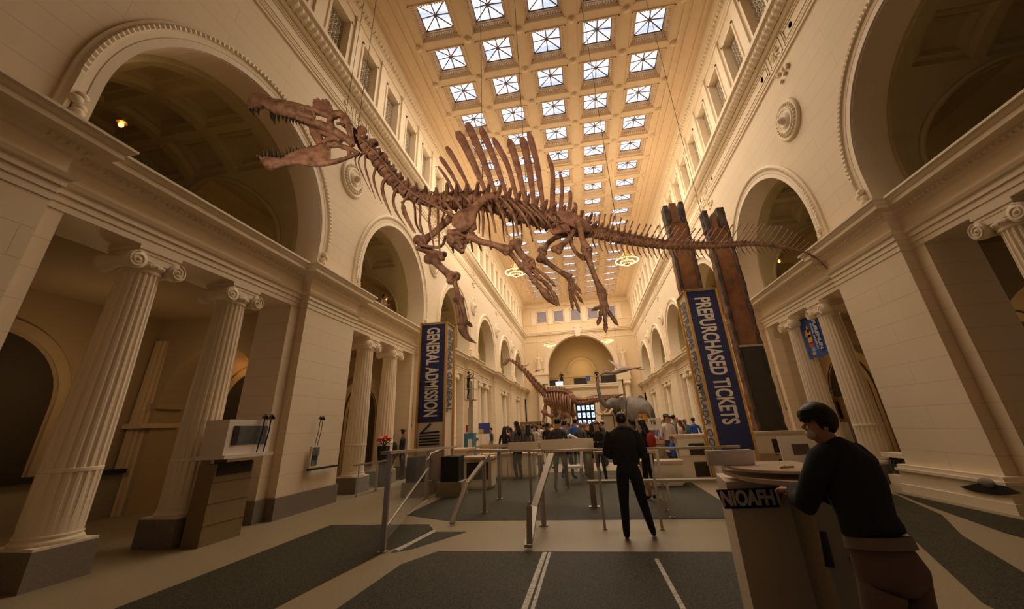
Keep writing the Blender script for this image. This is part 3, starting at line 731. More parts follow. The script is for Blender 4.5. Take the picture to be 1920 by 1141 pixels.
# ---- skull: lofted snout, then side bars around the openings
def profile_loft(mb, secs, n=12, mi=0):
    rs = []
    for (x, yt, yb, w_) in secs:
        a, b = K1(x, yt), K1(x, yb); c = (a+b)/2; hv = (a-b)/2
        rs.append([c+hv*math.sin(2*PI*k/n)+NRM*w_*math.cos(2*PI*k/n) for k in range(n)])
    mb.rings(rs, True, True, mi, True)
mb = MB()
profile_loft(mb, [(94,172,182,.01),(100,150,212,.05),(120,122,235,.085),(150,108,240,.10),(185,104,222,.10),(215,110,206,.085),(250,128,222,.08),(300,142,250,.085),(360,154,268,.10),(430,168,285,.115),(500,188,300,.125),(555,205,318,.13),(585,225,325,.10)])
for s1 in (-1, 1):
    o = lambda w_: s1*w_
    mb.tube([K1(470,290,o(.10)), K1(560,318,o(.13)), K1(660,345,o(.16)), K1(760,390,o(.19)), K1(840,440,o(.22)), K1(885,492,o(.25))], [.05,.085,.09,.08,.07,.04], 8)
    mb.tube([K1(540,215,o(.08)), K1(640,245,o(.08)), K1(720,268,o(.09)), K1(760,262,o(.11))], [.07,.06,.065,.08], 8)
    mb.tube([K1(590,225,o(.09)), K1(598,275,o(.12)), K1(570,318,o(.13))], [.05,.025,.04], 6)
    mb.tube([K1(735,262,o(.10)), K1(715,310,o(.14)), K1(730,370,o(.18))], [.07,.06,.07], 6)
    mb.tube([K1(740,262,o(.10)), K1(800,255,o(.14)), K1(840,290,o(.16)), K1(858,345,o(.17))], [.08,.07,.065,.08], 7)
    mb.tube([K1(765,330,o(.15)), K1(810,320,o(.16)), K1(852,330,o(.17))], [.03,.02,.03], 6)
    mb.tube([K1(855,350,o(.17)), K1(870,420,o(.21)), K1(885,492,o(.25))], [.07,.05,.04], 7)
    mb.tube([K1(640,480,o(.06)), K1(610,400,o(.05)), K1(580,345,o(.05))], [.06,.10,.06], 6, flat=(NRM,.5))
    mb.tube([K1(590,345,o(.06)), K1(690,400,o(.09)), K1(800,455,o(.15))], [.05,.08,.06], 6)
    mb.tube([K1(660,470,o(.08)), K1(740,430,o(.11)), K1(800,410,o(.13))], [.05,.07,.05], 6)
profile_loft(mb, [(790,262,330,.10),(820,268,350,.13),(850,300,375,.13),(872,345,400,.10),(885,370,405,.05)])
skull = mb.build('skull', m_bone, spino)
mb = MB()   # fan crest over the eye
cr = [(570,232),(578,205),(592,168),(600,148),(622,140),(634,152),(650,160),(664,150),(688,148),(704,160),(708,172),(726,190),(734,214),(722,240)]
mb.prism([K1(x,y,.035) for x, y in cr], -NRM*.07)
for x, y in cr[2:-1]: mb.tube([K1(645,235), K1(x,y)], [.05,.028], 6)
mb.build('crest', m_bone2, skull)
def teeth(rows, parent, dx, flip=1):
    for x, yb, yt, r in rows:
        for s1 in (-1, 1):
            mb = MB(); off = s1*dx(x); b, t = K1(x, yb, off), K1(x+(3 if flip > 0 else -4), yt, off*1.05)
            mb.tube([b, b.lerp(t,.5)+(t-b).cross(NRM)*.05, t], [r, r*.72, .004], 7); mb.build('tooth', m_tooth, parent)
teeth([(118,215,240,.018),(140,220,268,.026),(180,215,270,.026),(210,196,222,.018),(262,225,238,.014),(275,245,300,.028),(298,262,336,.032),(330,268,318,.026),(362,272,304,.022),(388,278,328,.028),(418,288,326,.024),(438,292,334,.024),(462,300,336,.022),(485,308,338,.02),(510,312,334,.018)]+[(535+14*k,318+4*k,334+4*k,.011) for k in range(7)], skull, lambda x: .055+.0002*x)
# ---- lower jaw
mb = MB()
profile_loft(mb, [(164,560,578,.02),(178,566,600,.06),(205,572,632,.085),(240,574,672,.09),(280,572,678,.085),(320,582,660,.065)])
for s1 in (-1, 1):
    rs = []
    for x, yt, yb, off in ((300,580,672,.045),(350,582,655,.055),(410,545,645,.075),(480,518,632,.10),(540,502,645,.125),(600,488,655,.15),(660,470,652,.175),(720,466,640,.20)):
        a, b = K1(x,yt,s1*off), K1(x,yb,s1*off); c = (a+b)/2; hv = (a-b)/2
        rs.append([c+hv*math.sin(2*PI*k/10)+NRM*.032*math.cos(2*PI*k/10) for k in range(10)])
    mb.rings(rs, True, True, 0, True)
    mb.tube([K1(700,490,s1*.19), K1(780,490,s1*.215), K1(860,515,s1*.235), K1(935,548,s1*.25)], [.055,.045,.05,.03], 8)
    mb.tube([K1(700,622,s1*.19), K1(770,608,s1*.21), K1(840,585,s1*.23), K1(915,556,s1*.25)], [.05,.045,.035,.035], 8)
    mb.tube([K1(862,520,s1*.235), K1(858,570,s1*.235)], [.04,.035], 6)
jaw = mb.build('lower_jaw', m_bone, spino)
teeth([(178,600,562,.018),(205,580,520,.024),(235,572,526,.022),(262,570,516,.026),(280,572,512,.028),(312,574,514,.026),(345,585,556,.014),(366,575,540,.016),(392,555,514,.018),(418,540,500,.018),(440,530,504,.016),(465,522,494,.015),(485,520,508,.012),(506,516,494,.015),(530,510,494,.014),(555,502,486,.013),(576,496,482,.012)], jaw, lambda x: .05+.0001*x, -1)
# ---- backbone
spine_px = [(668,258),(690,282),(712,307),(727,332),(745,352),(764,368),(784,376),(804,378),(828,379),(852,382),(876,378),(898,377),(920,382),(942,390),(967,400),(992,408),(1017,414),(1042,418),(1067,424),(1105,434),(1130,442),(1155,446),(1180,451),(1205,455),(1230,459),(1253,461),(1288,462),(1324,462),(1345,461),(1367,460),(1405,457),(1446,460),(1481,466),(1513,473),(1535,485),(1552,504)]
SP = [S(x,y) for x, y in spine_px]
neck = curve(SP[:9], 11); torso = curve(SP[8:20], 17); tail = curve(SP[19:], 49)
def lay(P, rf, proc, arch):
    for i in range(len(P)-1):
        c = (P[i]+P[i+1])/2; t = P[i+1]-P[i]; u = i/(len(P)-2)
        vertebra(c, t, UPV, NRM, t.length*.98, rf(u), spino, proc, arch)
lay(neck, lambda u: .105+.02*u, .8, .7); lay(torso, lambda u: .14+.022*math.sin(u*PI), 1.2, .6); lay(tail, lambda u: .098*(1-u)**1.05+.015, .9*1, .5)
mb = MB()   # atlas cluster behind the skull
for p in ((655,246),(660,252),(664,244),(658,238)): mb.ball(S(*p), .05, 7)
mb.build('atlas', m_bone, spino)
for cx, cy, tx, ty, w_ in ((655,262,684,240,.085),(676,282,706,264,.09),(700,305,723,289,.085),(720,330,739,318,.06),(738,348,753,334,.05),(758,364,768,348,.04),(782,374,790,357,.035)):
    mb = MB(); a, b = S(cx,cy), S(tx,ty); mb.tube([a, a.lerp(b,.5), b.lerp(a,.15), b], [w_*.55, w_*.7, w_*1.3, w_*.8], 8, flat=(NRM,.4)); mb.build('neural_spine', m_bone, spino)
# ---- sail spines
sail = [((165,445),(235,540),(295,645),.022,.030),((180,375),(260,490),(352,635),.040,.022),((230,300),(310,430),(420,625),.048,.022),((312,185),(400,350),(530,630),.078,.034),((385,120),(480,330),(605,650),.074,.034),((485,150),(580,370),(690,665),.066,.032),((580,235),(690,430),(765,695),.056,.032),((700,245),(760,430),(828,712),.070,.034),((800,232),(850,450),(888,728),.072,.034),((845,190),(905,400),(958,752),.062,.036),((988,358),(1030,480),(1022,762),.036,.046),((1080,500),(1100,580),(1083,778),.032,.036),((1155,628),(1160,690),(1140,788),.034,.032),((1190,715),(1202,750),(1190,808),.026,.03),((1238,778),(1245,800),(1235,830),.028,.02)]
for (tx,ty),(mx,my),(bx,by),rt,rb in sail:
    mb = MB(); A, B, C = K2(bx,by+25), K2(mx,my), K2(tx,ty)
    P = []
    for i in range(13):
        u = i/12; P.append(A*(1-u)**2+B*2*u*(1-u)+C*u*u)
    # pass through the middle point
    P = curve([A, (A+B)/2+(B-(A+C)/2)*.0, B, (B+C)/2, C], 13)
    rt *= 1.3; rb *= 1.3; R = [rb*1.9]+[rb+(rt-rb)*(i/11)**.8+R_.uniform(-.003,.003) for i in range(11)]+[rt*.55]
    mb.tube(P, R, 10, flat=(NRM,.45)); mb.build('neural_spine', m_bone2, spino)
# ---- tail spines and chevrons
tips = [(75,205),(100,200),(130,190),(165,188),(203,190),(245,188),(265,205),(315,215),(355,230),(393,240),(440,260),(488,260),(520,265),(570,270),(612,272),(655,272),(693,275),(718,285),(765,290),(825,290),(865,288),(905,290),(942,288),(975,285),(1030,272),(1085,262),(1140,253),(1190,252),(1225,258),(1255,262),(1285,256),(1312,254),(1350,268),(1390,275),(1430,272),(1470,295),(1500,312),(1530,326),(1560,342),(1585,368),(1615,385),(1635,402),(1655,430)]
nt = len(tips)
for i, (tx, ty) in enumerate(tips):
    u = i/(nt-1); lean = 4+min(1, u*2.6)*88-(max(0, u-.75)*140); by = None
    bx = tx-lean; 
    P = [K4(bx, 0)] if False else None
    # base on the backbone below bx
    px = 1080+bx/3.692
    j = max(0, min(len(spine_px)-2, max([k for k in range(len(spine_px)) if spine_px[k][0] <= px] or [0])))
    (x0, y0_), (x1, y1_) = spine_px[j], spine_px[j+1]; py = y0_+(y1_-y0_)*(px-x0)/(x1-x0)
    A = S(px, py-2); C = K4(tx, ty); B = A.lerp(C,.55)+Vector((0,0,-.03*(1-u)))
    r = .017*(1-u*.55)+.002
    mb = MB(); mb.tube([A, A.lerp(C,.2), B, A.lerp(C,.85), C], [r*1.8, r, r*.75, r*.85, r*1.2], 6); mb.build('neural_spine', m_bone2, spino)
for i in range(44):
    u = i/43; px = 1112+(1528-1112)*u**.96
    j = max(k for k in range(len(spine_px)) if spine_px[k][0] <= px); (x0, y0_), (x1, y1_) = spine_px[j], spine_px[j+1]; py = y0_+(y1_-y0_)*(px-x0)/(x1-x0)
    ln = 27*(1-u)**.5+4; A = S(px, py+3); C = S(px+6+6*min(1,u*2), py+ln); r = .02*(1-u*.7)
    mb = MB(); mb.tube([A, A.lerp(C,.5)+(C-A).cross(NRM)*.10, C], [r*1.2, r, r*.4], 6)
    mb.build('chevron', m_bone, spino)
# small shaft-like processes fanning along the tail root
for i in range(16):
    px = 1112+i*7.2; py = 436+i*1.5; A = S(px,py); C = S(px+2, py-16+i*.4, .10)
    mb = MB(); mb.tube([A, A.lerp(C,.6), C], [.03,.022,.012], 6); mb.build('transverse_process', m_bone, spino)
# ---- ribs
def rib(pts, r, side_off):
    P = [f for f in pts]; mb = MB(); Q = curve(P, 12); mb.tube(Q, [r*1.1]+[r]*8+[r*.9,r*.8,r*.6], 7, flat=(NRM,.6)); return mb.build('rib', m_bone, spino)
near = [[(470,690),(505,790),(500,975)],[(520,680),(560,770),(598,945)],[(560,672),(640,770),(685,962)],[(610,668),(720,760),(768,965)],[(660,672),(800,790),(868,942)],[(720,690),(860,800),(920,905)],[(780,705),(930,830),(965,880)],[(840,720),(960,830),(1010,905)],[(900,745),(1020,840),(1075,900)]]
for p in near:
    a, b, c = p; rib([K2(a[0],a[1],.06), K2((a[0]*1.1+b[0]*.9)/2,(a[1]*1.2+b[1]*.8)/2,.30), K2(*b,.42), K2((b[0]+c[0])/2+4,(b[1]+c[1])/2,.42), K2(*c,.34)], .026, 1)
for p in [[(440,690),(478,800),(474,950)],[(500,700),(545,830),(562,1070)],[(600,700),(648,830),(662,1012)],[(680,710),(728,850),(735,1010)],[(750,730),(792,870),(796,1010)],[(810,740),(850,870),(876,1012)],[(880,770),(918,880),(936,940)]]:
    a, b, c = p; rib([K2(a[0],a[1],-.06), K2((a[0]+b[0])/2,(a[1]+b[1])/2,-.34), K2(*b,-.42), K2(*c,-.30)], .018, -1)
for k, p in enumerate([[(650,20),(690,150),(757,272)],[(755,55),(755,180),(803,268)],[(805,60),(788,180),(852,370)],[(890,60),(872,170),(920,388)],[(958,60),(956,250),(973,432)],[(1020,70),(985,180),(965,260)],[(1085,375),(1088,410),(1095,446)],[(1248,320),(1258,380),(1266,440)],[(1322,370),(1336,400),(1344,430)],[(1412,365),(1424,390),(1432,416)]]):
    a, b, c = p; s1 = .35 if k in (0,2,3,4) else -.35
    top_ = [S(620+a[0]/4.755-3, 379, s1*.15)] if k < 6 else []
    rib(top_+[K5(*a,s1*.5), K5(*b,s1), K5(*c,s1*.9)], .022, 1)
for a, b, c, r in (((885,575),(912,640),(940,712),.014),((905,575),(950,690),(1020,838),.014),((958,575),(990,700),(1056,890),.018),((1032,680),(1045,790),(1106,928),.022),((1095,750),(1112,870),(1176,1014),.032),((1180,860),(1192,970),(1292,1106),.026),((1240,930),(1275,1030),(1342,1140),.022)):
    q_ = min(spine_px, key=lambda p: (440+a[0]/4+10-p[0])**2+(150+a[1]/4-14-p[1])**2); mb = MB(); mb.tube(curve([S(*q_,.05), K1(*a,.08), K1(*b,.16), K1(*c,.16)], 9), [r*1.5,r*1.2,r,r,r,r*.9,r*.7,r*.5,.004], 6); mb.build('neck_rib', m_bone, spino)
for q in (0, 6): 
    mb = MB(); mb.tube(curve([K1(870,385,.12), K1(985,470+q,.13), K1(1100,585+q,.13), K1(1210,730+q,.13), K1(1320,845+q,.13), K1(1480,925+q,.16), K1(1640,1010+q*3,.2)], 20), .016, 6); mb.build('neck_rib', m_bone, spino)
# front ribs curving over the chest
for a, b, c in (((1500,870),(1590,930),(1640,1010)),((1590,860),(1680,920),(1720,1010)),((1680,850),(1760,900),(1790,980))):
    rib([K1(*a,.05), K1(*b,.33), K1(*c,.38)], .028, 1)
# ---- shoulder girdle and fore limbs
mb = MB(); P = curve([K3(700,58,.40), K3(650,75,.44), K3(600,115,.46), K3(555,170,.47), K3(510,220,.47), K3(470,270,.45), K3(440,300,.43)], 14)
mb.tube(P, [.07,.075,.07,.07,.072,.075,.08,.10,.13,.17,.20,.20,.17,.10], 10, flat=(NRM,.35))
mb.tube([K3(560,235,.45), K3(560,290,.44), K3(520,312,.43)], [.05,.075,.05], 8, flat=(NRM,.6)); mb.build('shoulder_blade', m_bone, spino)
mb = MB(); P = curve([K3(372,345,.2), K3(400,385,.2), K3(450,400,.2), K3(505,420,.2), K3(525,385,.2)], 6)
mb.prism([K3(x,y,.22) for x, y in ((380,328),(371,372),(398,412),(430,426),(478,462),(500,459),(503,436),(521,402),(518,352),(470,325),(420,318))], -NRM*.10)
for pa in (((385,345),(430,380),(490,400)),((400,405),(440,370),(505,360)),((420,330),(450,360),(480,440))): mb.tube([K3(x,y,.23) for x, y in pa], [.04,.06,.04], 7)
mb.tube(P, .05, 8); mb.tube([K3(380,330,.2), K3(450,322,.3), K3(520,345,.3)], .06, 8)
mb.build('breast_bone', m_bone, spino)
limb_bone('humerus', [K3(540,348,.40), K3(600,392,.44), K3(690,405,.46), K3(808,452,.46)], .055, (.085,.10), spino)
limb_bone('ulna', [K3(862,402,.46), K3(885,460,.46), K3(925,505,.46), K3(955,540,.46)], .06, (.11,.10), spino)
limb_bone('radius', [K3(832,480,.42), K3(870,530,.42), K3(905,570,.42)], .04, (.045,.05), spino)
mb = MB()
for x, y in ((905,570),(935,580),(960,565),(980,555),(945,595)): mb.ball(K3(x,y,.44), .065, 8)
mb.build('wrist_bones', m_bone, spino)
def digit(pts, r, root, m=None, claw=1.0):
    "one toe or finger: separate phalanges and a claw"
    par = None
    for i in range(len(pts)-1):
        a, b = pts[i], pts[i+1]; last = i == len(pts)-2; mb = MB(); d = b-a
        if last: mb.tube([a, a.lerp(b,.25), a.lerp(b,.6)+d.cross(NRM)*.06, b], [r*.9, r*1.15*claw, r*.8*claw, .006], 8)
        else: mb.tube([a, a.lerp(b,.15), a.lerp(b,.5), a.lerp(b,.85), b], [r*.95, r*1.15, r*.72, r*1.1, r*.9], 8)
        mb.build('claw' if last else 'finger_bone', m_bone, root)
digit([K3(952,600,.44), K3(985,660,.44), K3(1040,722,.44), K3(1165,852,.44)], .05, spino, claw=1.35)
digit([K3(970,585,.40), K3(1020,640,.40), K3(1095,705,.40), K3(1140,775,.40), K3(1178,848,.40)], .04, spino)
digit([K3(985,560,.48), K3(1025,600,.48), K3(1080,640,.48), K3(1120,680,.48), K3(1152,712,.48)], .03, spino)
limb_bone('humerus', [K3(395,225,-.30), K3(340,275,-.38), K3(270,340,-.44), K3(185,395,-.46)], .065, (.08,.14), spino)
limb_bone('ulna', [K3(172,428,-.46), K3(235,455,-.46), K3(345,495,-.44)], .07, (.07,.09), spino)
mb = MB(); mb.tube(curve([K3(170,412,-.3), K3(240,425,-.3), K3(320,440,-.25), K3(352,415,-.2), K3(362,350,-.2)], 12), .028, 7); mb.build('wishbone', m_bone, spino)
limb_bone('radius', [K3(262,500,-.45), K3(315,560,-.45), K3(370,610,-.45), K3(420,650,-.45)], .07, (.14,.13), spino)
limb_bone('metacarpal', [K3(425,668,-.45), K3(440,720,-.45), K3(458,790,-.45)], .045, (.055,.07), spino)
for q in (-22, 0, 22): limb_bone('metacarpal', [K3(455+q*.6,800,-.45+q*.003), K3(470+q,870,-.45+q*.003), K3(488+q,975,-.45+q*.003)], .04, (.07,.05), spino)
digit([K3(480,960,-.46), K3(488,985,-.46), K3(500,1045,-.46)], .062, spino, claw=1.0)
mb = MB(); mb.tube(curve([K3(478,985,-.46), K3(492,1040,-.46), K3(525,1085,-.46), K3(584,1116,-.46)], 10), [.07,.085,.08,.07,.06,.05,.04,.03,.018,.005], 9, flat=(NRM,.6)); mb.build('claw', m_bone, spino)
digit([K3(502,950,-.42), K3(530,975,-.42), K3(556,1000,-.42)], .035, spino)
digit([K3(478,965,-.44), K3(462,985,-.44)], .03, spino)
# ---- hips and hind limbs
mb = MB(); mb.tube(curve([K3(1160,185,.20), K3(1220,205,.24), K3(1290,245,.26), K3(1345,275,.25), K3(1398,302,.2)], 9), [.05,.11,.17,.17,.16,.15,.15,.12,.06], 10, flat=(NRM,.3))
mb.tube([K3(1110,300,.2), K3(1130,322,.2), K3(1180,300,.2), K3(1240,290,.2)], [.05,.07,.09,.1], 8, flat=(NRM,.5)); mb.build('hip_bone', m_bone2, spino)
mb = MB(); mb.tube(curve([K3(1160,185,-.20), K3(1220,215,-.24), K3(1290,255,-.26), K3(1345,285,-.25), K3(1390,310,-.2)], 7), [.05,.12,.15,.15,.13,.12,.06], 10, flat=(NRM,.3)); mb.tube([K3(1240,290,-.2), K3(1310,320,-.1), K3(1370,335,0)], [.1,.12,.09], 8); mb.build('hip_bone', m_bone, spino)
limb_bone('pubis', [K3(1275,305,.08), K3(1255,360,.08), K3(1200,410,.08), K3(1155,450,.08)], .055, (.09,.10), spino)
limb_bone('ischium', [K3(1255,370,0), K3(1265,430,0), K3(1300,480,0), K3(1350,510,0)], .035, (.05,.06), spino)
limb_bone('femur', [K3(1310,252,.32), K3(1325,300,.36), K3(1335,370,.38), K3(1368,448,.38)], .055, (.08,.10), spino)
limb_bone('femur', [K3(1205,330,-.32), K3(1160,355,-.36), K3(1100,390,-.38), K3(1052,462,-.38)], .055, (.09,.10), spino)
limb_bone('tibia', [K3(1372,480,.38), K3(1400,560,.38), K3(1435,660,.38), K3(1475,745,.38)], .045, (.085,.08), spino)
limb_bone('fibula', [K3(1350,475,.36), K3(1392,580,.34), K3(1455,740,.36)], .02, (.03,.03), spino)
limb_bone('tibia', [K3(1040,505,-.38), K3(1110,555,-.38), K3(1180,605,-.38), K3(1245,640,-.38)], .05, (.10,.075), spino)
def foot(mt, toes, off, r):
    for (a, b) in mt: limb_bone('metatarsal', [K3(*a,off), K3((a[0]+b[0])/2,(a[1]+b[1])/2,off), K3(*b,off)], r, r*1.4, spino)
    for t in toes: digit([K3(x,y,off) for x, y in t], r*1.1, spino)
foot([((1462,765),(1478,850)),((1482,765),(1492,855)),((1498,765),(1508,850))], [[(1475,860),(1470,900),(1462,945),(1447,992)],[(1492,862),(1497,905),(1502,950),(1504,990),(1508,1042)],[(1508,860),(1530,900),(1560,940),(1598,992)],[(1478,845),(1450,862),(1403,884)]], .38, .034)
foot([((1240,658),(1250,735)),((1256,655),(1266,740)),((1270,660),(1283,735))], [[(1250,745),(1256,790),(1264,830),(1276,882)],[(1268,748),(1282,800),(1300,845),(1325,898)],[(1285,742),(1300,765),(1318,795),(1348,832)],[(1284,695),(1305,720),(1336,768)]], -.38, .028)
# ---- suspension cables
for p, q in ((S(671,240), None), (S(648,216), None), (S(905,372), None), (S(1160,398+45), None), (S(1330,460), None), (S(990,404), None)):
    mb = MB(); mb.tube([p, Vector((p.x, p.y, ZC-.03))], .006, 4); mb.build('suspension_cable', m_blackp, spino)
# ================================================================== LONG-NECKED SKELETON on the floor
def T(x, y, off=0.):
    p = at(930+x/7.606, 660+y/7.606, 1, 33-off); return p
tit = empty('long_necked_dinosaur_skeleton', (-1.5,33,0), 'reddish long-necked dinosaur skeleton standing beyond the crowd with its neck raised', 'dinosaur skeleton'); tit.location = (0,0,0)
NRM_KEEP = NRM.copy(); NRM = Vector((0,-1,0))
mb = MB(); mb.tube([T(165,95), T(150,140), T(125,165), T(95,180)], [.16,.17,.15,.08], 9, flat=(NRM,.6)); mb.tube([T(150,150), T(120,185), T(105,188)], [.07,.06,.04], 7); mb.build('skull', m_tit, tit)
path = curve([T(160,92), T(195,105), T(250,135), T(330,195), T(400,258), T(470,340), T(550,450), T(640,545), T(720,615)], 15)
for i in range(14):
    c = (path[i]+path[i+1])/2; t = path[i+1]-path[i]; u = i/13; r = .10+.16*u
    vertebra(c, t, Vector((.7,0,.7)), NRM, t.length*.98, r, tit, 1.0, .6, m_tit)
    if i > 2:
        mb = MB(); mb.tube([c-Vector((.02,0,r)), c+t*.9-Vector((.1,0,r*1.6))], [.05,.02], 5); mb.build('neck_rib', m_tit, tit)
body = curve([T(720,612), T(800,600), T(880,598), T(960,610), T(1040,640), T(1100,690)], 11)
for i in range(10):
    c = (body[i]+body[i+1])/2; t = body[i+1]-body[i]; vertebra(c, t, UPV, NRM, t.length, .22, tit, 1.0, .9, m_tit)
    mb = MB(); mb.tube([c+Vector((0,0,.2)), c+Vector((.05,0,.62))], [.12,.08], 7, flat=(NRM,.5)); mb.build('neural_spine', m_tit, tit)
for i in range(10):
    for s1 in (-1, 1):
        c = body[i]; e = T(800+i*30, 760+i*14); ex = e.x-c.x; dz = e.z-c.z
        mb = MB(); mb.tube([c+Vector((0,-s1*.1,.1)), c+Vector((ex*.15,-s1*.95,dz*.15)), c+Vector((ex*.45,-s1*1.3,dz*.55)), c+Vector((ex,-s1*1.0,dz*1.0))], [.07,.065,.055,.04], 6); mb.build('rib', m_tit, tit)
tl = curve([T(1100,700), T(1150,725), T(1240,722), T(1369,690), at(1125,750,1,33.5), at(1150,743,1,34), at(1172,739,1,34.5)], 19)
for i in range(18):
    c = (tl[i]+tl[i+1])/2; t = tl[i+1]-tl[i]; vertebra(c, t, UPV, NRM, t.length*.98, .19-.008*i, tit, .8, .7, m_tit)
    if i < 10: mb = MB(); mb.tube([c, c+Vector((.08,0,-.34+.02*i))], [.05,.02], 5); mb.build('chevron', m_tit, tit)
def tleg(hip, knee, ank, footz, y, r):
    a, b, c = T(*hip, y), T(*knee, y), T(*ank, y); f = Vector((c.x-.05, c.y, .35))
    limb_bone('upper_leg_bone', [a, (a+b)/2, b], r, r*1.7, tit, m_tit); limb_bone('lower_leg_bone', [b, (b+c)/2+Vector((.03,0,0)), c if c.z > .4 else f], r*.75, r*1.2, tit, m_tit)
    e = c if c.z > .4 else f; limb_bone('foot_bone', [e, Vector((e.x-.03, e.y, .16)), Vector((e.x-.22, e.y-.1, .0+.12))], r*.8, r*1.1, tit, m_tit)
tleg((720,690),(690,850),(660,1040),0,.7,.13); tleg((830,720),(850,880),(870,1075),0,-.6,.13); tleg((940,700),(965,900),(955,1085),0,.4,.13); tleg((1080,700),(1098,880),(1108,1075),0,-.5,.15)
mb = MB(); mb.tube([T(720,690,.7), T(760,760,.9), T(800,640,.6)], [.28,.2,.16], 8, flat=(NRM,.3)); mb.tube([T(850,770,.8), T(900,720,1.0), T(960,640,.8)], [.3,.2,.15], 8, flat=(NRM,.3)); mb.build('shoulder_blade', m_tit, tit)
mb = MB(); mb.tube([T(1010,640,.5), T(1080,640,.5), T(1130,690,.5)], [.2,.34,.2], 8, flat=(NRM,.3)); mb.tube([T(1010,640,-.5), T(1080,640,-.5), T(1130,690,-.5)], [.2,.34,.2], 8, flat=(NRM,.3)); mb.build('hip_bone', m_tit, tit)
limb_bone('forearm_bone', [T(700,855,.9), T(750,900,.9), T(800,915,.9)], .1, .16, tit, m_tit)
mb = MB(); mb.tube([T(780,700), Vector((T(805,1060).x,33,.05))], .05, 6); mb.tube([T(1040,700), Vector((T(1040,900).x,33,.05))], .05, 6); mb.build('support_pole', m_bronze, tit)
mb = MB(); mb.box(-4.6,0.6,31.2,34.6,.0,.12); mb.build('plinth', m_deskd, tit)
NRM = NRM_KEEP
# ================================================================== FLYING REPTILES
def ptero(pts, loc_y, label, wing2, m, sc=1.0):
    root = empty('flying_reptile', (0,0,0), label, 'flying reptile model', 'flying reptiles hung in the hall')
    A = [at(x,y,1,loc_y) for x, y in pts]
    mb = MB(); mb.tube([A[0], A[0].lerp(A[1],.8), A[1], A[2]], [.012*sc,.07*sc,.12*sc,.07*sc], 8, flat=(Vector((0,1,0)),.6)); mb.tube([A[0].lerp(A[1],.72), A[1]+Vector((.0,0,.22*sc)), A[2]+Vector((0,0,.1*sc))], [.02,.05,.03], 6, flat=(Vector((0,1,0)),.4)); mb.build('head', m, root)
    mb = MB(); mb.tube([A[2], A[3], A[3].lerp(A[4],.5), A[4]], [.09*sc,.16*sc,.14*sc,.04*sc], 9); mb.tube([A[4], A[4].lerp(A[5],.5), A[5]], [.045*sc,.03*sc,.02*sc], 6); mb.build('body', m, root)
    for tip, w_ in wing2:
        t = at(tip[0], tip[1], 1, loc_y+tip[2]); sh = A[3]; mb = MB(); back = A[4]; dn = Vector((0,0,-.03*sc))
        ch = [sh.lerp(t, k/8) for k in range(9)]; tr = [back.lerp(t, k/8)+Vector((0,0,-.04*math.sin(k/8*PI))) for k in range(9)]
        V = ch+tr; V2 = [p+dn for p in V]; F = [(k,k+1,k+10,k+9) for k in range(8)]
        mb.add(V, F, 0, True); mb.add(V2, [f[::-1] for f in F], 0, True); mb.tube(ch, [.06*sc]*5+[.05*sc,.04*sc,.03*sc,.015*sc], 6); mb.build('wing', m, root)
    mb = MB(); mb.tube([A[3], Vector((A[3].x, A[3].y, ZC-.03))], .004, 3); mb.build('suspension_cable', m_blackp, root)
m_pt = mat('pale_hide', (.36,.27,.22), .7, noise=(3,(.22,.16,.14),.2))
ptero([(1112,709),(1136,697),(1148,699),(1163,694),(1184,690),(1208,693)], 24, 'large pale flying reptile model with a long beak, gliding above the elephants', [((1141,674,3.0),1),((1203,688,-2.6),1)], m_pt)
ptero([(1002,697),(1005,696),(1007,695),(1010,694),(1013,693),(1015,692)], 38, 'smaller dark flying reptile model below the left statue, hung farther back', [((1024,690,1.2),1),((1013,696,-1.2),1)], m_bone, .5)
ptero([(978,690),(980,688),(982,687),(985,686),(988,685),(990,684)], 30, 'small dark flying reptile model beside the raised skeletal neck', [((993,681,1.0),1),((980,690,-1.0),1)], m_bone, .5)
# ================================================================== LIVING SHAPES grown from jointed edges
def skin_mesh(nodes, edges, root, sub=1, name='body'):
    names = list(nodes); me = bpy.data.meshes.new(name)
    me.from_pydata([nodes[k][0] for k in names], [(names.index(a), names.index(b)) for a, b in edges], [])
    o = bpy.data.objects.new(name, me); COL.objects.link(o)
    md = o.modifiers.new('s', 'SKIN'); md.use_smooth_shade = True
    if not me.skin_vertices:
        me.attributes  # skin layer is added by the modifier on evaluation
        bm = bmesh.new(); bm.from_mesh(me); bm.verts.layers.skin.verify(); bm.to_mesh(me); bm.free()
    sv = me.skin_vertices[0].data
    for i, k in enumerate(names):
        r = nodes[k][1]; sv[i].radius = r if hasattr(r, '__len__') else (r, r); sv[i].use_root = (k == root)
    if sub: sb = o.modifiers.new('d', 'SUBSURF'); sb.levels = sub; sb.render_levels = sub
    dg = bpy.context.evaluated_depsgraph_get(); dg.update()
    res = bpy.data.meshes.new_from_object(o.evaluated_get(dg), depsgraph=dg)
    bpy.data.objects.remove(o); res.name = name; return res
def seg_dist(p, a, b):
    ab = b-a; t = max(0, min(1, (p-a).dot(ab)/max(1e-9, ab.dot(ab)))); return (p-(a+ab*t)).length
def paint(me, nodes, edges, cls, mats):
    me.materials.clear()
    for m in mats: me.materials.append(m)
    segs = [(Vector(nodes[a][0]), Vector(nodes[b][0]), max(nodes[a][1] if not hasattr(nodes[a][1],'__len__') else min(nodes[a][1]), .01), cls(a, b)) for a, b in edges]
    for f in me.polygons:
        c = f.center; best = min(segs, key=lambda s: seg_dist(c, s[0], s[1])-s[2]*.6); f.material_index = best[3]; f.use_smooth = True
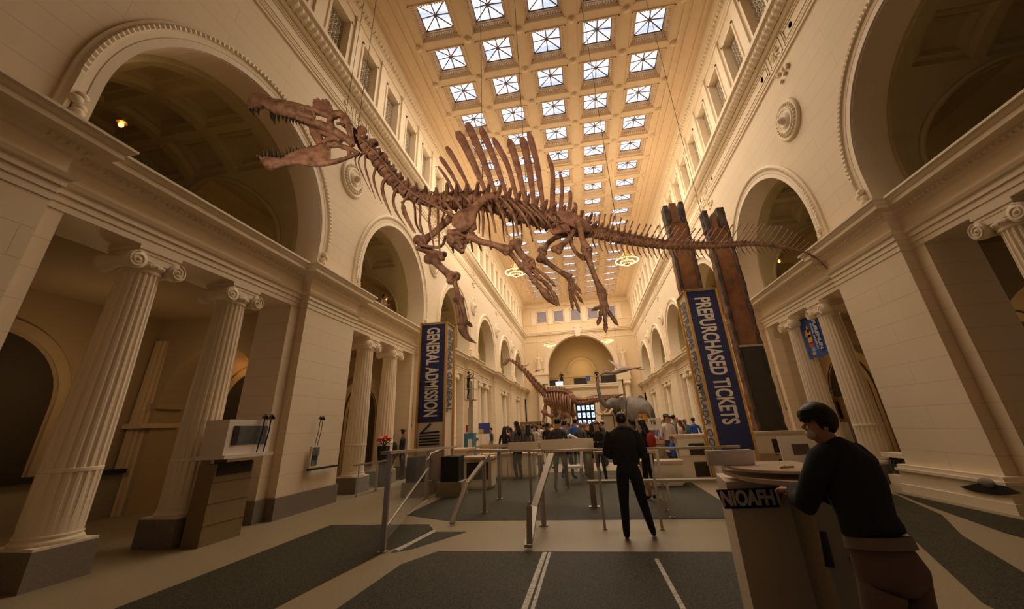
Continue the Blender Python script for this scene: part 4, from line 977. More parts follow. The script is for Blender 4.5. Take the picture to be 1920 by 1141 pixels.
def hair_shell(mb, c, rx, ry, rz, n=14, m=7, fringe=18, back=-42, M_=None, lump=.02):
    "hair that follows the skull: low at the nape and over the ears, ending in a fringe over the brow"
    rs = []
    for i in range(m+1):
        ring = []
        for j in range(n):
            a = 2*PI*j/n; f = math.sin(a); w_ = max(0, min(1, (f-.15)/.45)); lim = back*(1-w_)+fringe*w_
            th = math.radians(88-(88-lim)*i/m); q = 1+lump*math.sin(j*2.3+i*1.3)
            p = Vector((rx*math.cos(th)*math.cos(a)*q, ry*math.cos(th)*f*q-.004, rz*math.sin(th)*q))
            ring.append(c+(M_ @ p if M_ else p))
        rs.append(ring)
    mb.rings(rs, True, False, 0, True); inner = [[c+(p-c)*.93 for p in r] for r in (rs[-1],)]
    mb.rings([rs[-1], inner[0]], True, False, 0, True)
def person(loc, face, h, label, top, legs, hair=(.012,.008,.006), pose='down', walk=0, hl='short', skin=None, sleeves='short', skirt=None, cat='person', lean=0., bulk=1.0, hat=None, bag=None, shoes=(.02,.018,.015), group=None, barelegs=False, sub=1, name='person', facefx=False):
    """one standing person: body grown from joints, clothes as regions of it, hair (hat, skirt, bag) as children; face = heading in degrees, 0 looks away from the camera down the hall"""
    k = h/1.75; b = bulk; V = lambda x, y, z: Vector((x*k, y*k, z*k))
    N = {'pelvis':(V(0,0,.96),(.135*b*k,.10*b*k)), 'waist':(V(0,.0,1.10),(.125*b*k,.092*b*k)), 'chest':(V(0,.01+lean*.25,1.30),(.155*b*k,.11*b*k)), 'neckb':(V(0,lean*.4,1.455),(.085*k,.07*k)), 'neck':(V(0,.01+lean*.5,1.53),.052*k), 'head1':(V(0,.035+lean*.65,1.60),(.066*k,.078*k)), 'head2':(V(0,.03+lean*.7,1.67),(.074*k,.09*k)), 'head3':(V(0,.015+lean*.7,1.735),(.055*k,.065*k))}
    E_ = [('pelvis','waist'),('waist','chest'),('chest','neckb'),('neckb','neck'),('neck','head1'),('head1','head2'),('head2','head3')]
    for s1, S1 in ((-1,'L'),(1,'R')):
        ps = pose if isinstance(pose, str) else pose[0 if s1 < 0 else 1]
        sh = V(s1*.185*b, lean*.38, 1.415)
        el, wr, hd = {'down':(V(s1*.235*b,-.03,1.13),V(s1*.25*b,.05,.89),V(s1*.245*b,.08,.79)), 'phone':(V(s1*.25*b,.03,1.14),V(s1*.12,.27,1.20),V(s1*.05,.33,1.26)), 'hip':(V(s1*.33*b,-.08,1.17),V(s1*.21*b,.06,1.02),V(s1*.15,.12,.99)), 'up':(V(s1*.27,.12,1.40),V(s1*.17,.28,1.60),V(s1*.12,.33,1.69)), 'desk':(V(s1*.24,.14,1.14),V(s1*.20,.36,1.10),V(s1*.18,.45,1.08)), 'cross':(V(s1*.25*b,.05,1.14),V(s1*.02,.2,1.16),V(-s1*.10,.2,1.18)), 'point':(V(s1*.36,.10,1.33),V(s1*.5,.25,1.40),V(s1*.55,.31,1.42))}[ps]
        N['sh'+S1] = (sh,(.07*k,.065*k)); N['el'+S1] = (el,.046*k); N['wr'+S1] = (wr,.03*k); N['hd'+S1] = (hd,(.032*k,.02*k))
        E_ += [('neckb','sh'+S1),('sh'+S1,'el'+S1),('el'+S1,'wr'+S1),('wr'+S1,'hd'+S1)]
        wk = walk*s1
        N['hip'+S1] = (V(s1*.095*b,0,.88),(.10*b*k,.10*b*k)); N['kn'+S1] = (V(s1*.105*b,.05+wk*.13,.50),.066*k); N['an'+S1] = (V(s1*.11*b,-.03+wk*.28,.10),.043*k); N['to'+S1] = (V(s1*.12*b,.12+wk*.28,.045),(.042*k,.032*k))
        E_ += [('pelvis','hip'+S1),('hip'+S1,'kn'+S1),('kn'+S1,'an'+S1),('an'+S1,'to'+S1)]
    me = skin_mesh(N, E_, 'pelvis', sub, 'body')
    sk = skin or m_skin
    def cls(a, b2):
        if a.startswith('neckb') and b2 == 'neck': return 0
        if a.startswith('neck') and not b2.startswith('sh') or a.startswith('head'): return 0
        if a.startswith('wr') or (a.startswith('el') and sleeves == 'short'): return 0
        if a.startswith('hip') or b2.startswith('hip'): return 2
        if a.startswith('kn'): return 0 if barelegs else 2
        if a.startswith('an'): return 3
        return 1
    paint(me, N, E_, cls, [sk, colmat(top), colmat(legs), colmat(shoes)])
    root = bpy.data.objects.new(name, me); COL.objects.link(root); root.location = (loc[0], loc[1], 0); root.rotation_euler = (0,0,math.radians(face))
    zmin = min(v.co.z for v in me.vertices)
    for v in me.vertices: v.co.z -= zmin
    tag(root, label, cat, group)
    hm = m_hair if hair == (.012,.008,.006) else mat('hair_%02x%02x%02x' % tuple(int(255*q) for q in hair), hair, .5)
    hc = N['head2'][0]+V(0,-.012,.012)
    if hl != 'none':
        mb = MB(); hair_shell(mb, hc, .085*k, .102*k, .098*k, 14, 7)
        if hl in ('long','vlong'):
            z2 = 1.33 if hl == 'long' else 1.08
            mb.tube([hc+V(0,-.03,.02), hc+V(0,-.075,-.12), V(0,-.10+lean*.3,1.42), V(0,-.115+lean*.2,z2)], [.085*k,.10*k,.11*k,.05*k], 10, flat=(Vector((0,1,0)),.55))
        if hl == 'bun': mb.ball(hc+V(0,-.09,.07), .045*k, 8)
        mb.build('hair', hm, root)
    if facefx:
        fm = MB(); hd_ = N['head1'][0]; f = hd_.y+.088*k
        fm.tube([V(0,0,1.665)+Vector((0,f-.012,0)), V(0,0,1.63)+Vector((0,f+.016,0)), V(0,0,1.622)+Vector((0,f,0))], [.007,.013,.009], 6); fm.build('nose', sk, root)
        em = MB()
        for s1 in (-1, 1): em.ball(V(s1*.03,0,1.668)+Vector((0,f-.008,0)), (.012,.006,.006), 6)
        em.build('eyes', m_hair, root)
        lm = MB(); lm.ball(V(0,0,1.588)+Vector((0,f-.006,0)), (.024,.007,.007), 8); lm.build('mouth', mat('lips', (.3,.08,.06), .5), root)
        er = MB()
        for s1 in (-1, 1): er.ball(N['head2'][0]+V(s1*.078,-.005,-.02), (.01,.02,.03), 6)
        er.build('ears', sk, root)
    if skirt:
        mb = MB(); z0 = skirt[1]; mb.lathe([(.15*k*b,1.06*k),(.19*k*b,.93*k),((.19+(.93-z0)*.22)*k*b,z0*k)], n=16, cap=False); o = mb.build('skirt', colmat(skirt[0]), root)
    if hat:
        mb = MB(); c = hc+V(0,0,.035); mb.lathe([(.098*k,0),(.10*k,.03*k),(.08*k,.075*k),(.0,.09*k)], c, 14); mb.ball(c+V(0,.11,.005), (.06*k,.06*k,.008*k), 8); mb.build('cap', colmat(hat), root)
    if bag:
        mb = MB(); mb.ball(V(0,-.20+lean*.3,1.25), (.15*k,.09*k,.21*k), 10); mb.build('backpack', colmat(bag), root)
    return root
def PX(px, Y): return at(px, 800, 1, Y).x
# crowd: photo column, distance, heading, height, description, colours, ...
BK=(.015,.013,.012); GY=(.09,.08,.07); DG=(.045,.04,.036); WH=(.62,.55,.48); NV=(.03,.04,.09); BL=(.03,.10,.42); TL=(.07,.13,.14); DN=(.06,.07,.10); BG=(.45,.33,.20); OL=(.13,.11,.06); RD=(.30,.03,.02); BU=(.20,.03,.035); LB=(.22,.20,.50); GN=(.06,.16,.12); TN=(.34,.24,.14)
crowd = [
 (946,16.5,-10,1.66,'woman seen from behind with waist-length black hair and long black clothes, behind the queue barriers',BK,BK,dict(hl='vlong',sleeves='long',skirt=(BK,.12))),
 (957,18.5,80,1.62,'dark-haired person in a burgundy top right of the long-haired woman in black',BU,DG,dict(hl='long')),
 (969,14.5,60,1.80,'tall person with bushy dark hair and a grey-brown jacket beside the burgundy top',GY,DG,dict(hl='long',sleeves='long',bulk=1.15)),
 (989,17.5,10,1.70,'dark-haired person in a grey jacket, left of the two people in white trousers',GY,WH,dict(sleeves='long',hl='long')),
 (997,22,-20,1.68,'person in a teal top behind the white-trousered pair',GN,DN,dict()),
 (1003,20,150,1.66,'woman with a white top and white trousers, arms crossed',(.5,.42,.33),WH,dict(pose='cross',hl='long')),
 (1011,20.5,170,1.76,'man in a white shirt and white trousers holding a phone',WH,WH,dict(pose='phone')),
 (1019,22,20,1.72,'person in a grey-green shirt right of the man in white',(.14,.14,.10),OL,dict()),
 (1026,18,-30,1.74,'man in a black T-shirt and tan trousers, side on',BK,TN,dict(skin=m_skin2)),
 (1045,12.2,-12,1.80,'man in a dark grey jacket and khaki trousers walking away behind the centre barrier',DG,OL,dict(sleeves='long',walk=.7,shoes=(.5,.42,.32),bulk=1.05)),
 (1058,14.5,-60,1.76,'man with short black hair in a grey-teal T-shirt, turned to the right',TL,BK,dict(walk=.5)),
 (1066,18,120,1.70,'person in a navy top raising a phone, right of the teal T-shirt',NV,DN,dict(pose='phone')),
 (1078,17.5,-20,1.84,'tall dark-haired man in a royal blue shirt',BL,DG,dict()),
 (1087,14.8,-30,1.72,'bald man in a grey shirt beside the white curved chair',GY,OL,dict(hl='none',skin=m_skin2)),
 (1096,15.4,15,1.68,'grey-haired person in a black jacket and olive trousers',BK,OL,dict(sleeves='long',hair=(.3,.28,.26))),
 (1102,24,180,1.72,'person with an orange shirt in front of the bright entrance window',(.55,.22,.04),DN,dict(pose='up')),
 (1109,17,-10,1.65,'woman in a black top and shorts with bare legs',BK,BK,dict(hl='long',barelegs=True)),
 (1120,13.6,150,1.66,'smiling woman with dark hair, black jacket and white top, left of the man in black',BK,DG,dict(hl='long',sleeves='long',facefx=True,pose='cross')),
 (1130,18.5,100,1.72,'person in a white cap and dark shirt close to the man in black',DG,DN,dict(hat=WH,pose='phone')),
 (1205,10.5,40,1.66,'woman in black carrying a red strap, right of the man in black',BK,BK,dict(hl='long',bag=RD,barelegs=True)),
 (1239,17,0,1.64,'woman in a long periwinkle dress beside the trolley',LB,LB,dict(hl='bun',skirt=(LB,.15))),
 (1251,15,-150,1.80,'heavy man in a cream T-shirt and grey cap',WH,DN,dict(hat=(.10,.10,.10),bulk=1.25,pose='down')),
 (1257,19,-120,1.80,'man in a teal T-shirt behind the cream T-shirt',(.05,.15,.24),DG,dict()),
 (1265,19.5,-90,1.84,'tall man in a grey-green shirt, last of the group by the right wall',(.14,.15,.12),DG,dict()),
 (1277,17.5,70,1.62,'woman with long brown hair and a beige top',BG,DG,dict(hl='long',hair=(.10,.045,.02))),
 (1302,19,5,1.70,'man with his back turned in a bright blue polo shirt, alone by the right wall',BL,DG,dict()),
 (1255,13.2,60,1.20,'child in a bright blue T-shirt in front of the man in the cream T-shirt',BL,DG,dict(pose='phone',hair=(.25,.11,.04))),
 (921,24,120,1.66,'person in a grey cardigan standing by the poster stand at the left wall',GY,(.3,.27,.22),dict(sleeves='long')),
 (1507,16.5,150,1.75,'man in a white and green cap at the foot of the right-hand columns',GY,DN,dict(hat=(.10,.45,.2),pose='phone')),
 (757,15.5,-80,1.70,'woman in black with a hair bow at the left ticket counter',BK,BK,dict(hl='bun',sleeves='long')),
 (767,16.5,60,1.60,'person in black with curly hair behind the left ticket counter, right of the hair bow',BK,BK,dict(sleeves='long')),
 (737,15,60,1.55,'person in black with a bag at the far left of the ticket counter',BK,BK,dict(sleeves='long',bag=BK)),
]
for px_, Y, fc, h, lab, tp, lg, kw in crowd:
    o = person((PX(px_, Y), Y), fc, h, lab, tp, lg, **kw)
far = [(952,27,WH,DN),(980,26,DG,BK),(993,29,BL,DN),(1001,27,RD,BK),(1008,31,GY,DG),(1015,28,BK,DN),(1024,30,BU,BK),(1032,26,(.5,.3,.12),DG),(1036,29,WH,BK),(1051,27,LB,DN),(1062,26,BK,DG),(1070,28,NV,DN),(1084,29,WH,DG),(1092,30,TL,BK),(1100,31,BK,DG),(1113,29,RD,DN),(1118,26,GY,BK),(1126,30,WH,DG),(1248,24,BK,DN),(1270,22,WH,DG),(1285,23,TL,DG)]
fl_lab = ['white shirt','dark shirt','blue shirt','red top','grey shirt','black T-shirt','burgundy top','orange-brown top','white top','lilac top','black jacket','navy shirt','white T-shirt','teal top','black coat','red shirt','grey jacket','pale shirt','black shirt','cream shirt','teal shirt']
near_ = ['left of the red column of people','behind the tall grey-brown jacket','behind the white-trousered woman','between the two people in white trousers','beneath the long skeletal neck','beneath the raised neck, farther right','near the skeleton\'s front foot','under the skeleton\'s chest','behind the khaki trousers','under the skeleton\'s ribs','behind the teal T-shirt','left of the royal blue shirt','right of the royal blue shirt','below the skeleton\'s hips','before the lit entrance window','before the lit window, right of the orange shirt','behind the smiling woman','behind the white cap','behind the periwinkle dress','behind the tall man in grey-green','between brown-haired woman and blue polo']
for k, (px_, Y, tp, lg) in enumerate(far):
    person((PX(px_, Y), Y), R_.choice([0,40,90,150,200,260]), R_.uniform(1.62,1.82), 'distant visitor in a %s, %s' % (fl_lab[k], near_[k]), tp, lg, pose=R_.choice(['down','phone','hip']), hl=R_.choice(['short','long','short']), group='visitors in the far crowd', skin=R_.choice([m_skin,m_skin2]), sub=0)
# ---- hands with separate fingers for the two nearest figures
def hand(root, wrist, fwd, palm_n, side_v, k=1.0, curl=.5, m=None):
    mb = MB(); f = Vector(fwd).normalized(); n_ = Vector(palm_n).normalized(); s = Vector(side_v).normalized(); w_ = Vector(wrist)
    mb.tube([w_-f*.02, w_+f*.03, w_+f*.085], [.03*k,.038*k,.036*k], 10, flat=(n_,.5))
    for i in range(4):
        b = w_+f*.08+s*(.027-.018*i)*k; L = (.070,.078,.072,.056)[i]*k
        p1 = b+f*L*.45-n_*L*.10*curl; p2 = p1+(f*.8-n_*curl).normalized()*L*.32; p3 = p2+(f*.4-n_*curl*1.4).normalized()*L*.25
        mb.tube([b-f*.02, b, p1, p2, p3], [.009*k,.0092*k,.0086*k,.008*k,.006*k], 7)
    t0 = w_+f*.025+s*.03*k; t1 = t0+(f*.6+s*.7-n_*.3).normalized()*.035*k; t2 = t1+(f*.95+s*.1-n_*.5).normalized()*.03*k
    mb.tube([t0-s*.012, t0, t1, t2], [.012*k,.0115*k,.0105*k,.007*k], 7)
    return mb.build('hand', m or m_skin, root)
# man in black, back turned
def big_body(N, E_, name, cls, mats, sub=2):
    me = skin_mesh(N, E_, 'pelvis', sub, name); paint(me, N, E_, cls, mats); return me
mx, my_ = .57, 7.1
V3 = lambda x, y, z: Vector((x, y, z))
N = {'pelvis':(V3(0,0,.97),(.15,.115)),'waist':(V3(-.01,.0,1.12),(.155,.115)),'chest':(V3(-.02,.02,1.32),(.185,.13)),'neckb':(V3(-.02,.05,1.47),(.11,.09)),'neck':(V3(-.02,.10,1.55),.06),'h1':(V3(-.01,.16,1.60),(.068,.08)),'h2':(V3(-.01,.17,1.67),(.076,.09)),'h3':(V3(-.01,.13,1.735),(.06,.068)),
 'shL':(V3(-.205,.04,1.44),.085),'elL':(V3(-.27,.02,1.16),.058),'wrL':(V3(-.17,.25,1.10),.04),'shR':(V3(.17,.04,1.44),.085),'elR':(V3(.24,.06,1.17),.058),'wrR':(V3(.18,.29,1.14),.04),
 'hipL':(V3(-.10,0,.90),.118),'knL':(V3(-.13,.04,.50),.078),'anL':(V3(-.15,-.02,.10),.055),'toL':(V3(-.15,.12,.05),(.048,.038)),'hipR':(V3(.09,0,.90),.118),'knR':(V3(.15,.07,.50),.078),'anR':(V3(.235,.10,.12),.052),'toR':(V3(.25,.25,.05),(.048,.038))}
E_ = [('pelvis','waist'),('waist','chest'),('chest','neckb'),('neckb','neck'),('neck','h1'),('h1','h2'),('h2','h3'),('neckb','shL'),('shL','elL'),('elL','wrL'),('neckb','shR'),('shR','elR'),('elR','wrR'),('pelvis','hipL'),('hipL','knL'),('knL','anL'),('anL','toL'),('pelvis','hipR'),('hipR','knR'),('knR','anR'),('anR','toR')]
me = big_body(N, E_, 'body', lambda a, b: 0 if a in ('neck','h1','h2') or b in('neck',) else (2 if a[:3] in ('hip',) or a[:2] == 'kn' or b[:3] == 'hip' else (3 if a[:2] == 'an' else 1)), [m_skin2, colmat((.012,.011,.011)), colmat((.013,.012,.011)), colmat((.01,.009,.008))])
man = bpy.data.objects.new('person', me); COL.objects.link(man); man.location = (mx, my_, 0); man.rotation_euler = (0,0,math.radians(-4))
zmin = min(v.co.z for v in me.vertices); 
for v in me.vertices: v.co.z -= zmin
tag(man, 'man dressed all in black seen from behind, standing head bowed at the queue barrier', 'person')
mb = MB()
mb.ball(N['h2'][0]+V3(0,-.02,.01), (.088,.10,.10), 14); mb.build('hair', m_hair, man)
mb = MB()   # loose pullover: folds over the back
mb.tube([V3(-.02,.0,1.00), V3(-.02,.0,1.14), V3(-.02,.01,1.32), V3(-.02,.03,1.45), V3(-.02,.06,1.53)], [.20,.215,.24,.21,.10], 20, flat=(V3(0,1,0),.66)); 
mb.tube([V3(-.13,-.03,1.50), V3(-.02,-.05,1.52), V3(.10,-.03,1.50), V3(.16,.0,1.46)], [.03,.05,.05,.03], 8)
for s1 in (-1, 1): mb.tube([V3(s1*.17-.02,.04,1.46), V3(s1*.235-.02,.03,1.31), V3(s1*.275-.02,.02,1.17), V3(s1*.24-.01,.12,1.12)], [.09,.088,.078,.06], 12)
mb.build('pullover', colmat((.016,.014,.013), .95), man)
hand(man, (-.16,.26,1.10), (.5,.8,.2), (0,-.3,1), (1,0,0), curl=.8, m=m_skin2); hand(man, (.17,.30,1.14), (-.5,.8,.2), (0,-.3,1), (-1,0,0), curl=.8, m=m_skin2)
# woman at the desk, body turned away, head in profile to the left
wx_, wy_ = 1.44, 2.62
HT = Matrix.Rotation(math.radians(62), 4, 'Z')   # head turned on the neck
N = {'pelvis':(V3(0,.0,.95),(.16,.13)),'seat':(V3(0,-.055,.89),(.17,.14)),'waist':(V3(0,.02,1.09),(.12,.095)),'chest':(V3(0,.03,1.27),(.15,.11)),'neckb':(V3(.0,.05,1.40),(.095,.075)),'neck':(V3(-.01,.08,1.465),.052),'h1':(V3(-.04,.12,1.50),(.066,.07)),'h2':(V3(-.035,.125,1.565),(.080,.080)),'h3':(V3(-.02,.11,1.625),(.062,.062)),
 'shL':(V3(-.165,.05,1.365),.072),'elL':(V3(-.22,.20,1.14),.05),'wrL':(V3(-.08,.40,1.17),.032),'shR':(V3(.165,.05,1.365),.072),'elR':(V3(.24,.18,1.14),.05),'wrR':(V3(.08,.40,1.17),.032),
 'hipL':(V3(-.085,-.03,.83),.145),'knL':(V3(-.10,.04,.48),.082),'anL':(V3(-.10,.02,.10),.052),'toL':(V3(-.11,.16,.045),(.042,.034)),'hipR':(V3(.085,-.03,.83),.145),'knR':(V3(.11,.01,.48),.082),'anR':(V3(.12,-.06,.10),.052),'toR':(V3(.13,.08,.045),(.042,.034))}
E_ = [('pelvis','seat'),('pelvis','waist'),('waist','chest'),('chest','neckb'),('neckb','neck'),('neck','h1'),('h1','h2'),('h2','h3'),('neckb','shL'),('shL','elL'),('elL','wrL'),('neckb','shR'),('shR','elR'),('elR','wrR'),('pelvis','hipL'),('hipL','knL'),('knL','anL'),('anL','toL'),('pelvis','hipR'),('hipR','knR'),('knR','anR'),('anR','toR')]
TRO = (.15,.095,.075)
me = big_body(N, E_, 'body', lambda a, b: 0 if a in ('neck','h1','h2') or b == 'neck' else (2 if a[:3] == 'hip' or a[:2] == 'kn' or b[:3] == 'hip' or b == 'seat' else (3 if a[:2] == 'an' else 1)), [m_skin, colmat((.018,.018,.02)), colmat(TRO), colmat((.02,.018,.018))])
wom = bpy.data.objects.new('person', me); COL.objects.link(wom); wom.location = (1.375, 2.70, 0); wom.rotation_euler = (0,math.radians(3.2),math.radians(24)); wom.scale = (.87,.93,1)
zmin = min(v.co.z for v in me.vertices)
for v in me.vertices: v.co.z -= zmin
tag(wom, 'woman in black top and brown trousers leaning over the desk at lower right', 'person')
HC = V3(-.03,.125,1.56)
def headpart(mb, name, m):
    mb.v = [tuple(HC+HT.to_3x3() @ Vector(p)) for p in mb.v]; return mb.build(name, m, wom)
mb = MB(); hair_shell(mb, HC+V3(0,0,.018), .096, .110, .100, 40, 12, -2, -56, HT.to_3x3(), .012)
for k_ in range(26):
    a = PI*(.08+.84*k_/25); p0 = Vector((.083*math.cos(a), .094*math.sin(a), .045)); p1 = Vector((.092*math.cos(a), .100*math.sin(a), -.004-.006*(k_ % 3)))
    mb.tube([HC+V3(0,0,.018)+HT.to_3x3() @ p for p in (p0, (p0+p1)/2+Vector((0,.004,.004)), p1)], [.010,.011,.003], 5)
mb.build('hair', m_hair, wom)
mb = MB(); mb.tube([V3(0,.074,-.005), V3(0,.100,-.032), V3(0,.080,-.042)], [.007,.013,.009], 8); headpart(mb, 'nose', m_skin)
mb = MB()
for s1 in (-1, 1): mb.ball(V3(s1*.030,.072,.002), (.014,.007,.006), 8)
headpart(mb, 'eyes', m_hair)
mb = MB(); mb.ball(V3(0,.058,-.068), (.046,.034,.032), 12); headpart(mb, 'face_mask', mat('pale_mask', (.62,.48,.48), .7))
mb = MB()
for s1 in (-1, 1): mb.ball(V3(s1*.076,.0,-.025), (.01,.018,.028), 8)
headpart(mb, 'ears', m_skin)
mb = MB(); mb.tube([V3(0,-.01,1.00), V3(0,.0,1.03), V3(0,.015,1.10), V3(0,.03,1.24), V3(0,.035,1.34), V3(0,.06,1.415), V3(0,.08,1.455)], [.175,.182,.17,.195,.185,.115,.065], 26, flat=(V3(0,.95,-.25),.74))
for s1 in (-1, 1): mb.tube([V3(s1*.10,.05,1.385), V3(s1*.165,.06,1.35), V3(s1*.215,.12,1.24), V3(s1*.225,.20,1.13), V3(s1*.16,.30,1.14), V3(s1*.09,.385,1.17)], [.075,.084,.07,.062,.055,.042], 14)
mb.build('jumper', colmat((.02,.02,.021), .9), wom)
mb = MB(); mb.tube([V3(0,-.01,1.005), V3(0,-.015,.955)], [.178,.186], 24, flat=(V3(0,1,0),.84)); mb.build('waistband', colmat((.22,.155,.12)), wom)
hand(wom, (-.08,.41,1.17), (.15,1,-.05), (0,0,1), (1,0,0), curl=.35); hand(wom, (.075,.41,1.17), (-.3,1,-.05), (0,0,1), (-1,0,0), curl=.6)
# ---- people on the gallery and in the lift
for px_, py_, lab, tp in ((762,594,'visitor leaning over the second left gallery parapet, head just showing',BK),(718,575,'visitor in a light top farther along the second left gallery parapet',WH)):
    p = at(px_, py_, 0, -8.3); o = person((p.x, p.y), -90, 1.7, lab, tp, DG, pose='phone', sub=0); o.location.z = 5.6
for px_, lab in ((1040+14,'visitor silhouetted on the end balcony, left part'),(1121,'visitor on the end balcony by the raised trunk')):
    o = person((at(px_,720,1,49.3).x, 49.3), 180, 1.7, lab, BK, BK, pose='phone', sub=0); o.location.z = 5.98
# ================================================================== ELEPHANTS
def elephant(x0, y0_, rz, label, trunk, scale, group='pair of mounted elephants'):
    k = scale; V = lambda x, y, z: Vector((x*k, y*k, z*k))
    N = {'pelvis':(V(-.95,0,1.95),(.62*k,.66*k)),'mid':(V(-.3,0,1.95),(.72*k,.76*k)),'pelvisF':(V(.45,0,2.05),(.62*k,.66*k)),'rump':(V(-1.35,0,1.85),(.42*k,.46*k)),'neck':(V(1.0,0,2.3),(.42*k,.44*k)),'head':(V(1.45,0,2.55),(.40*k,.46*k)),'brow':(V(1.72,0,2.45),(.30*k,.34*k))}
    E_ = [('pelvis','mid'),('mid','pelvisF'),('pelvis','rump'),('pelvisF','neck'),('neck','head'),('head','brow')]; last = 'brow'
    for i, (x, z) in enumerate(trunk):
        r = (.22,.17,.14,.12,.10,.085,.075)[i]; N['t%d' % i] = (V(x,0,z), r*k); E_.append((last, 't%d' % i)); last = 't%d' % i
    for s1, S1 in ((-1,'l'),(1,'r')):
        N['fs'+S1] = (V(.5,s1*.36,1.6),.34*k); N['fk'+S1] = (V(.55+s1*.12,s1*.38,.85),.21*k); N['ff'+S1] = (V(.5+s1*.15,s1*.38,.12),.22*k); E_ += [('pelvisF','fs'+S1),('fs'+S1,'fk'+S1),('fk'+S1,'ff'+S1)]
        N['hs'+S1] = (V(-.95,s1*.34,1.5),.38*k); N['hk'+S1] = (V(-.85-s1*.1,s1*.38,.85),.23*k); N['hf'+S1] = (V(-1.0-s1*.12,s1*.38,.12),.22*k); E_ += [('pelvis','hs'+S1),('hs'+S1,'hk'+S1),('hk'+S1,'hf'+S1)]
    N['tail1'] = (V(-1.75,0,1.7),.07*k); N['tail2'] = (V(-1.85,0,1.0),.04*k); E_ += [('rump','tail1'),('tail1','tail2')]
    me = skin_mesh(N, E_, 'pelvis', 2, 'body'); me.materials.clear(); me.materials.append(m_eleph)
    for f in me.polygons: f.use_smooth = True
    zmin = min(v.co.z for v in me.vertices)
    o = bpy.data.objects.new('elephant', me); COL.objects.link(o); o.location = (x0, y0_, .38-zmin); o.rotation_euler = (0,0,rz); tag(o, label, 'elephant', group)
    for s1 in (-1, 1):
        mb = MB(); ear = [(1.3,2.75),(1.1,2.88),(.8,2.84),(.6,2.62),(.55,2.3),(.66,1.95),(.85,1.6),(1.05,1.75),(1.22,2.05),(1.32,2.35)]
        P = [V(x, s1*(.44+.20*(1.3-x)), z) for x, z in ear]; mb.prism(P, V(-.02,s1*.07,0)); e = mb.build('ear', m_eleph, o)
        mb = MB(); mb.tube([V(1.75,s1*.26,2.15), V(2.1,s1*.34,1.85), V(2.5,s1*.36,1.85), V(2.85,s1*.28,2.1)], [.085*k,.08*k,.06*k,.015*k], 9); mb.build('tusk', m_ivory, o)
        mb = MB(); mb.ball(V(1.72,s1*.33,2.55), .04*k, 6); mb.build('eye', m_blackp, o)
    return o
elephant(3.5,33.2,math.radians(212),'elephant with raised trunk and long tusks, the farther of the mounted pair',[(1.95,2.35),(2.25,2.55),(2.42,2.95),(2.5,3.4),(2.5,3.85),(2.38,4.1)],1.12)
elephant(3.55,28.9,math.radians(101),'mounted elephant showing its broad grey rump, the nearer of the pair',[(1.95,2.0),(2.15,1.6),(2.3,1.2),(2.5,.9),(2.75,.8)],1.10)
mb = MB(); mb.box(1.2,6.1,26.6,36.2,0,.12); mb.box(1.3,6.0,26.7,36.1,.12,.38); tag(mb.build('display_plinth', m_deskd), 'low dark rectangular base carrying the two elephants', 'plinth')
# ================================================================== CHANDELIERS
_b = MB(); _b.ball((0,0,0), .033, 6); _b0 = _b.build('bulb', m_bulb); BULB = _b0.data; bpy.data.objects.remove(_b0)
def bulb(root, p): o = bpy.data.objects.new('bulb', BULB); COL.objects.link(o); o.parent = root; o.location = p
def chandelier(x, y, label):
    z = 9.9; root = empty('chandelier', (x,y,0), label, 'chandelier', 'chandeliers of the hall')
    mb = MB(); mb.tube([(0,0,z+.9),(0,0,ZC-.03)], .012, 5); 
    for k in range(3): a = k*2*PI/3; mb.tube([(0,0,z+.9),(.5*math.cos(a),.5*math.sin(a),z+.02)], .01, 4)
    mb.build('chain', m_bronze, root)
    for i, (r, dz, n) in enumerate(((.60,.0,40),(.36,-.10,22),(.20,-.19,12))):
        mb = MB(); mb.lathe([(r-.04,z+dz-.03),(r,z+dz-.05),(r+.03,z+dz),(r,z+dz+.04),(r-.04,z+dz+.02),(r-.04,z+dz-.03)], n=36, cap=False); mb.build('ring', m_bronze, root)
        for k in range(n): a = 2*PI*k/n; bulb(root, ((r+.01)*math.cos(a),(r+.01)*math.sin(a),z+dz-.06))
    mb = MB(); mb.lathe([(.0,z-.34),(.05,z-.31),(.09,z-.24),(.06,z-.18),(.05,z-.1),(.03,z),(.02,z+.9)], n=14)
    for k in range(6): a = k*PI/3; mb.tube([(0,0,z-.02),(.58*math.cos(a),.58*math.sin(a),z)], .014, 5); mb.tube([(.35*math.cos(a),.35*math.sin(a),z-.1),(.58*math.cos(a),.58*math.sin(a),z)], .01, 4)
    mb.build('frame', m_bronze, root)
    bulb(root, (0,0,z-.36))
chandelier(-3.1, 20.6, 'gold ring chandelier partly behind the skeleton\'s near front claw')
chandelier(3.1, 20.6, 'gold ring chandelier under the skeleton\'s tail')
chandelier(-3.1, 43, 'small distant chandelier before the left side of the end arch')
chandelier(3.1, 43, 'small distant chandelier under the longest hind claw')
